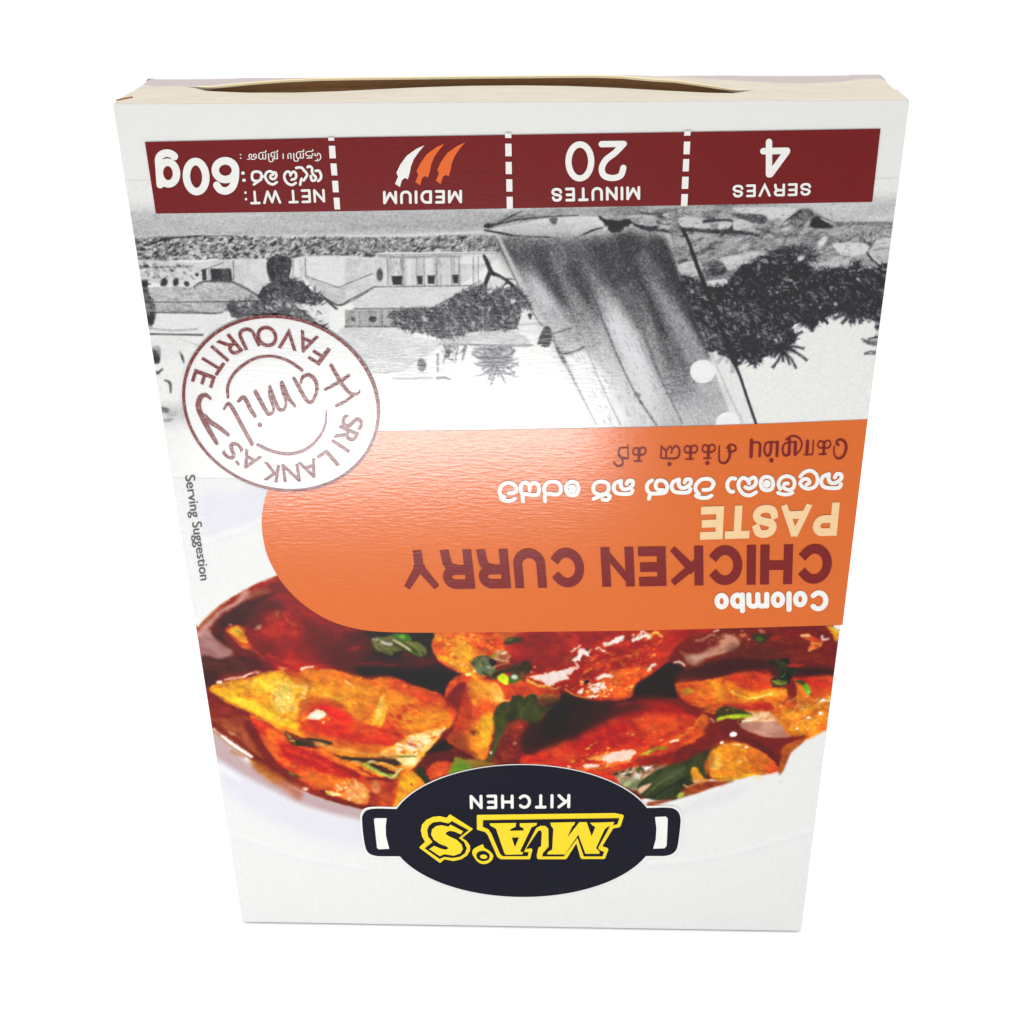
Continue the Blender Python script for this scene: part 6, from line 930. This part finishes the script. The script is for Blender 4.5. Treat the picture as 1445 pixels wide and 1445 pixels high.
S.letters('SERVES', (884, 643), (484, 653), (882, 708), .19, .2); S.letters('4', (778, 416), (624, 419), (776, 614), .17)
frame(500, 80, 3.6125)
S.letters('20', (1392, 427), (1078, 430), (1388, 632), .155, .1); S.letters('MINUTES', (1459, 658), (1006, 667), (1459, 729), .20, .22)
S.letters('MEDIUM', (552, 675), (149, 680), (552, 744), .20, .22)
frame(140, 80, 3.6125)
S.letters('60g', (715, 504), (286, 514), (722, 696), .20, .06); S.letters('NET WT:', (1152, 669), (742, 679), (1156, 739), .18, .2)
frame(340, 200, 11.56)
S.text('\u0bc7\u0ba4\u0bb1\u0bbf\u0baf \u0ba8\u0bbf\u0bb1\u0bc8 :', (1320, 105), (-10, 130), (1322, 255), .006, ref='\u0ba4')
for p in [[(1230, 462), (1285, 462), (1318, 530), (1310, 590), (1270, 625)], [(1150, 545), (1165, 610), (1210, 618), (1235, 570), (1190, 520), (1170, 470), (1172, 420), (1130, 385), (1098, 400)], [(912, 412), (990, 405), (1040, 450), (1090, 520), (1060, 580), (1035, 615)], [(1000, 590), (985, 640), (978, 685)],
          [(905, 655), (850, 688), (780, 668), (728, 600), (722, 520), (768, 470), (812, 490), (820, 530), (840, 490), (880, 475), (912, 520), (900, 580), (840, 602)], [(595, 645), (530, 680), (455, 645), (408, 560), (428, 490), (485, 465), (530, 485), (575, 490), (588, 545), (550, 592), (500, 580), (495, 540), (535, 520)],
          [(340, 600), (280, 640), (222, 680)], [(350, 560), (380, 550), (405, 545)]]: S.pen(p, 42)
S.pen([(190, 550), (205, 490), (265, 470), (330, 490), (348, 550), (320, 610), (262, 625), (205, 605), (190, 548)], 44); S.oval(45, 495, 30, 28); S.oval(60, 612, 30, 26)
S.make('info_lettering', M['white'], front)
chili = [(360, 449), (320, 466), (270, 502), (237, 548), (218, 588), (226, 608), (211, 645), (236, 661), (246, 625), (262, 614), (276, 622), (286, 588), (292, 556), (306, 520), (330, 485)]
def chilli_shape(dx, dy):
    s = Inked(5); frame(500, 80, 3.6125); s.poly([(x + dx, y + dy) for x, y in chili]); return s
for dx, dy, m in ((0, 0, 'white'), (103, -9, 'heat'), (208, -15, 'heat')): chilli_shape(dx, dy).make('chilli_symbol', M[m], front)

# ---------------------------------------------------------------- orange title band
frame(0, 0, 1)
S = Inked(3); S.poly([(1224.2, 593), (1224, 592.2), (1222, 592.1), (1055, 598.6), (900, 602.5), (760, 605), (660, 606.8), (540, 608), (490, 610), (450, 619), (415, 640), (392, 664), (379, 690), (372.5, 712), (369.8, 740), (375, 774), (386, 801), (404, 828), (430, 853), (464, 874), (502, 886), (545, 891), (619, 892), (760, 890.8), (900, 889.2), (1050, 885.6), (1187, 881.6), (1188.3, 881.4), (1189, 880)], True, 4); S.make('title_band', M['orange'], front)
S = Inked(5); frame(0, 0, 1)
S.letters('CHICKEN CURRY', (1174.9, 766.8), (564, 776.0), (1172.3, 822.8), .235, .115, True); S.make('title_lettering', M['title'], front)
S = Inked(5); frame(980, 700, 6.568); S.letters('PASTE', (1346, 55), (64, 94), (1316, 363), .235, .07, True); S.make('paste_lettering', M['cream'], front)
S = Inked(5); frame(980, 700, 6.568); S.letters('Colombo', (1242, 866), (184, 893), (1238, 1060), .24, .06)
frame(690, 660, 8.028)
SW = 44
def pens(*strokes, w=SW, dx=0, dy=0):
    for p in strokes: S.pen([(x + dx, y + dy) for x, y in p], w)
pens([(230, 282), (290, 275), (318, 235), (285, 180), (220, 162), (155, 190), (126, 250), (142, 305), (180, 322)], [(140, 335), (180, 362), (250, 365), (300, 340)])
pens([(395, 300), (368, 255), (372, 185), (420, 158), (462, 190), (466, 245)], [(470, 195), (510, 160), (558, 180), (572, 235), (558, 290), (510, 302), (440, 290), (390, 290)], [(385, 300), (390, 370)])
pens([(640, 290), (632, 220), (665, 165), (730, 150), (790, 165), (818, 220), (805, 280), (750, 296), (690, 285), (640, 300), (640, 370)])
pens([(1020, 230), (1000, 170), (945, 150), (895, 175), (878, 230), (898, 285), (948, 306), (1000, 285), (1020, 232)], [(925, 215), (955, 205), (972, 230), (955, 258), (925, 250)])
pens([(1362, 225), (1345, 170), (1280, 148), (1210, 168), (1185, 225), (1205, 275), (1268, 298), (1335, 275), (1362, 228)], [(1190, 345), (1250, 318), (1330, 292), (1372, 315), (1345, 355), (1290, 350)])
frame(850, 660, 8.028)
KA = ([(200, 145), (150, 170), (132, 225), (160, 275), (230, 290), (320, 285), (345, 248)], [(215, 140), (212, 195), (240, 235), (295, 230), (345, 190), (345, 145), (300, 140), (278, 175)])
pens(*KA); pens(*KA, dx=655, dy=-15)
pens([(565, 135), (520, 170), (508, 230), (545, 280), (630, 285), (715, 270), (738, 200), (700, 145), (635, 140), (605, 190), (630, 240), (690, 245)], [(545, 285), (530, 345)])
pens([(1145, 245), (1225, 235), (1262, 170), (1210, 122), (1120, 130), (1062, 190), (1062, 250), (1095, 290)], [(1062, 310), (1110, 332), (1190, 332), (1238, 308)])
frame(1015, 655, 7.605)
pens([(172, 150), (125, 148), (92, 190), (90, 245), (118, 285), (150, 288)], [(395, 295), (330, 328), (258, 312), (212, 250), (212, 185), (255, 140), (305, 165), (320, 200)], [(318, 165), (370, 138), (396, 175), (378, 225), (320, 255), (280, 240)], w=42)
pens([(580, 205), (560, 150), (510, 130), (462, 150), (444, 205), (464, 258), (512, 275), (562, 258), (580, 208)], [(490, 195), (515, 185), (530, 205), (512, 228), (490, 220)], w=42)
pens([(655, 262), (634, 205), (665, 145), (725, 124), (785, 145), (808, 200), (785, 258), (730, 268), (690, 240), (700, 205), (735, 200)], [(630, 302), (680, 318), (740, 318), (785, 300)], w=40)
pens([(868, 130), (910, 85), (975, 66), (1035, 100), (1054, 165), (1035, 225), (980, 256), (915, 250), (868, 205), (900, 160), (945, 155), (968, 190), (935, 215)], w=40)
pens(*KA, w=42, dx=960, dy=-38)
S.make('white_title_lettering', M['white'], front)
S = Inked(5); frame(0, 0, 1)
frame(1030, 605, 8.028)
def strokes(*a):
    for pts, w in a: S.pen(pts, w)
strokes(([(246, 130), (240, 312)], 40), ([(262, 160), (310, 150), (342, 180), (336, 305)], [18, 22, 28, 30]), ([(540, 150), (532, 302)], 34), ([(548, 152), (430, 152), (396, 190), (394, 262), (426, 304), (458, 270), (468, 158)], [18, 18, 22, 24, 26, 28, 32]))
S.oval(470, 355, 26, 24)
strokes(([(642, 118), (700, 82), (768, 92), (812, 150), (802, 225), (762, 278)], [26, 22, 20, 20, 18, 14]), ([(676, 125), (670, 285)], 34), ([(742, 150), (738, 290)], 36), ([(690, 150), (625, 165), (598, 215), (604, 280), (640, 302), (668, 280)], [18, 18, 22, 24, 24, 24]), ([(690, 150), (742, 150)], 16))
strokes(([(880, 140), (870, 286)], 36), ([(838, 292), (932, 290)], 16), ([(946, 130), (936, 286)], 16))
KT = (([(1066, 150), (1060, 284)], 32), ([(1010, 288), (1092, 284)], 16), ([(1060, 215), (1010, 212), (994, 175), (1018, 138), (1052, 150), (1062, 180)], 17), ([(1070, 170), (1092, 136), (1128, 140), (1140, 180), (1112, 214), (1070, 214)], 17))
strokes(*KT); strokes(([(1228, 180), (1205, 160), (1220, 128), (1262, 122), (1304, 155), (1314, 225), (1284, 305), (1232, 334), (1188, 306), (1176, 245), (1182, 195)], [30, 26, 24, 28, 32, 32, 28, 24, 18, 16, 14]))
frame(850, 605, 7.225)
strokes(([(1272, 195), (1300, 162), (1350, 168), (1362, 208), (1322, 232), (1285, 225)], 18), ([(1296, 190), (1300, 275), (1268, 335), (1225, 346), (1192, 312), (1194, 170)], [30, 28, 22, 20, 18, 14]))
for dx, dy in ((0, 0), (-182, 8), (-706, 28)):
    strokes(*[([(x * .9 + 126 + dx, y * .9 + 40 + dy) for x, y in p], w * .9) for p, w in KT])
S.oval(1072, 346, 22, 20); S.oval(686, 356, 22, 20)
strokes(([(604, 170), (598, 285)], 16), ([(612, 185), (650, 225), (652, 285)], 18), ([(660, 215), (690, 178), (712, 200), (708, 240)], 16), ([(715, 205), (755, 172), (786, 205), (782, 270), (740, 300), (600, 296)], [16, 18, 20, 20, 16, 14]))
strokes(([(264, 165), (268, 298)], 14), ([(176, 192), (268, 188)], 12), ([(182, 195), (168, 240), (184, 286), (250, 300)], 18), ([(172, 250), (212, 325), (200, 368), (152, 374), (122, 340)], [14, 18, 20, 18, 14]))
S.make('tamil_lettering', M['title'], front)

# ---------------------------------------------------------------- round stamp
CX, CZ, RR = -.03266, .10432, .01402
S = Inked(6); S.disc((CX, CZ), RR - .0001, 96); S.make('stamp_disc', M['stampwhite'], front)
S = Inked(8); S.ring((CX, CZ), RR - .00045, RR, 128); frame(240, 420, 4.516)
def around(letters, outward, h, wd):
    for ch, px, py, k in letters:
        c = pan([(px, py)])[0]; up = c - (CX, CZ); up /= np.linalg.norm(up); up = up if outward else -up; rt = np.array([up[1], -up[0]])
        a = c - up * h / 2 - rt * wd * k / 2; S.type_xz(ch, a, a + rt * wd * k, a + up * h, .011)
around([('S', 1165, 790, .85), ('R', 1128, 872, 1), ('I', 1092, 940, .2), ('L', 1012, 1030, .8), ('A', 897, 1085, 1.15), ('N', 775, 1110, 1.05), ('K', 645, 1105, 1), ('A', 510, 1030, 1.15), ("S", 402, 968, .85)], True, .0030, .0024)
around([('F', 955, 352, .8), ('A', 872, 280, 1.1), ('V', 757, 258, 1.1), ('O', 622, 240, 1.2), ('U', 503, 250, 1), ('R', 385, 302, 1), ('I', 322, 348, .2), ('T', 270, 415, .95), ('E', 217, 508, .85)], False, .0031, .0024)
S.pen([(428, 1038), (440, 1054)], 16, False)
S.pen([(845, 455), (770, 402), (690, 372), (620, 366), (540, 382), (460, 430), (402, 490), (372, 560), (374, 628)], [20, 18, 17, 17, 18, 20, 20, 20, 16]); S.pen([(1000, 712), (995, 790), (968, 860), (905, 935), (825, 978), (740, 988), (650, 970), (562, 930)], [8, 12, 16, 18, 18, 18, 18, 18])
S.pen([(262, 635), (228, 612), (195, 632), (185, 690), (215, 765), (255, 840), (302, 920)], [16, 24, 34, 34, 32, 30, 22]); S.pen([(376, 868), (320, 822), (262, 785), (225, 745)], [20, 26, 28, 24])
S.pen([(348, 702), (374, 668), (404, 700), (455, 795), (526, 925)], [14, 20, 24, 24, 24]); S.pen([(440, 652), (470, 628), (494, 655), (514, 700), (546, 748)], [20, 26, 26, 24, 22]); S.oval(576, 803, 16, 14, 30)
S.pen([(548, 592), (580, 650), (610, 705), (632, 735), (660, 722), (662, 690), (640, 620), (640, 565)], [26, 26, 24, 22, 18, 16, 18, 18]); S.pen([(640, 560), (665, 630), (700, 705), (735, 698), (742, 650), (722, 590), (714, 535)], [18, 20, 22, 18, 16, 20, 22]); S.pen([(716, 532), (742, 592), (768, 645), (800, 684)], [20, 22, 22, 16])
S.pen([(885, 484), (925, 512), (940, 570), (922, 635), (894, 662), (862, 630), (832, 575), (792, 506)], [24, 24, 22, 20, 20, 22, 24, 18]); S.pen([(880, 485), (850, 498), (838, 535)], [20, 22, 16])
S.pen([(1030, 424), (1070, 495), (1108, 555), (1155, 605), (1200, 606), (1212, 588)], [22, 24, 22, 20, 14, 10]); S.pen([(1142, 490), (1085, 528), (992, 580)], [20, 22, 16]); S.pen([(1168, 618), (1120, 655), (1064, 682)], [18, 18, 18])
S.make('stamp_lettering', M['stampred'], front)

# ---------------------------------------------------------------- pot-shaped emblem
frame(500, 1070, 3.0104)
ell = lambda k: [(715 + 565 * k * math.cos(t) , 306 + 280 * k * math.sin(t) + 2 * math.cos(t)) for t in np.linspace(0, 2 * math.pi, 97)[:-1]]
HL = [(330, 213), (240, 213), (190, 213), (150, 212), (110, 211), (72, 213), (48, 222), (35, 244), (35, 270), (38, 310), (44, 352), (52, 384), (66, 402), (92, 411), (120, 413), (150, 413), (200, 413), (240, 413), (330, 413)]
HR = [(1090, 209), (1180, 209), (1230, 209), (1280, 208), (1322, 207), (1356, 211), (1378, 228), (1386, 254), (1385, 285), (1381, 320), (1376, 358), (1368, 386), (1350, 403), (1324, 411), (1296, 412), (1260, 412), (1220, 412), (1180, 412), (1090, 412)]
S = Inked(3); S.xz(pan(ell(1.012)))
for q in (HL, HR):
    S.poly([(x - 8 if x < 100 else x + 8 if x > 1330 else x, 312 + (y - 312) * 1.08) for x, y in q], True)
S.make('emblem_border', M['white'], front)
S = Inked(4.5); S.xz(pan(ell(1))); S.poly(HL, True); S.poly(HR, True); S.make('emblem', M['black'], front)
S = Inked(6); S.poly([(85, 254), (90, 250), (139, 250), (135, 285), (136, 325), (150, 380), (105, 382), (98, 376), (92, 320)]); S.poly([(1278, 245), (1324, 243), (1332, 252), (1330, 310), (1327, 368), (1318, 378), (1270, 380), (1281, 340), (1284, 295)])
S.letters('KITCHEN', (919, 147), (491, 151), (918, 208), .20, .26); S.make('emblem_lettering', M['white'], front)
S = Inked(6); frame(660, 1110, 6.0208)
S.poly([(80, 236), (90, 231), (1250, 216), (1320, 230), (1328, 242), (1300, 328), (1285, 338), (1238, 346), (1145, 498), (1190, 512), (1197, 526), (1170, 598), (1160, 606), (972, 606), (960, 595), (925, 472), (845, 600), (832, 608), (602, 608), (590, 596), (590, 570), (602, 512), (626, 495), (632, 380), (622, 362), (600, 368), (498, 520), (545, 516), (552, 528), (534, 602), (525, 608), (285, 608), (255, 590), (172, 400), (150, 376), (82, 357)])
frame(580, 1110, 9.0313)
S.poly([(500, 338), (788, 520), (790, 532), (655, 640), (715, 680), (757, 740), (757, 800), (720, 862), (645, 912), (545, 935), (430, 912), (385, 952), (368, 956), (115, 768), (112, 755), (185, 690), (145, 620), (130, 540), (145, 470), (200, 410), (280, 372), (370, 362), (460, 382)]); S.poly([(912, 724), (925, 728), (940, 765), (1000, 800), (1046, 850), (1050, 890), (1025, 935), (975, 965), (915, 972), (855, 945), (805, 880), (785, 835), (795, 790), (840, 755)], True, 3)
S.make('emblem_outline', M['yellow'], front)
S = Inked(7.5); frame(660, 1110, 6.0208)
S.poly([(133, 275), (1290, 258), (1272, 310), (1212, 322), (1110, 508), (1118, 528), (1160, 546), (1146, 582), (988, 582), (935, 425), (818, 582), (636, 582), (641, 556), (690, 500), (688, 345), (660, 322), (620, 322), (585, 340), (478, 545), (520, 548), (512, 580), (300, 580), (278, 560), (205, 390), (180, 352), (132, 330)])
frame(580, 1110, 9.0313)
S.poly([(525, 424), (738, 540), (612, 640), (680, 690), (716, 770), (690, 835), (630, 876), (540, 892), (430, 878), (370, 905), (180, 770), (282, 690), (225, 620), (212, 540), (235, 480), (290, 440), (380, 432), (482, 455)]); S.oval(922, 868, 86, 64, 8)
S.make('emblem_inset', M['black'], front)
S = Inked(9); frame(660, 1110, 6.0208)
S.poly([(705, 293), (915, 288), (906, 312), (890, 325), (848, 420), (950, 289), (1012, 288), (1055, 408), (1086, 330), (1062, 316), (1040, 294), (1245, 287), (1238, 312), (1190, 328), (1165, 350), (1092, 508), (1122, 538), (1120, 557), (1002, 557), (942, 395), (828, 562), (675, 562), (686, 540), (720, 520), (730, 345), (710, 318)])
A1 = [(190, 298), (415, 295), (408, 330), (370, 345), (360, 362), (480, 359), (476, 340), (446, 325), (445, 297), (592, 295), (585, 315), (545, 332), (448, 535), (475, 548), (466, 562), (325, 565), (312, 545), (244, 345), (195, 318)]
S.poly(A1)
frame(580, 1110, 9.0313)
S.poly([(510, 463), (668, 548), (640, 588), (560, 553), (500, 542), (455, 560), (448, 585), (490, 612), (590, 658), (650, 715), (666, 775), (635, 830), (550, 860), (430, 840), (372, 866), (238, 775), (300, 733), (380, 768), (450, 783), (482, 765), (460, 742), (370, 708), (295, 655), (262, 590), (272, 525), (325, 482), (395, 470), (482, 490)]); S.oval(930, 872, 46, 28, 5)
S.make('emblem_name', M['yellow'], front)
S = Inked(10.5); frame(660, 1110, 6.0208); S.poly([(378, 419), (438, 417), (404, 498)]); S.make('letter_counter', M['black'], front)

# ---------------------------------------------------------------- small caption up the left side
S = Inked(4); frame(240, 660, 8.5); S.text('Serving Suggestion', (182, 88), (368, 1345), (300, 76), .002, ref='S'); S.make('caption_lettering', M['grey'], front)
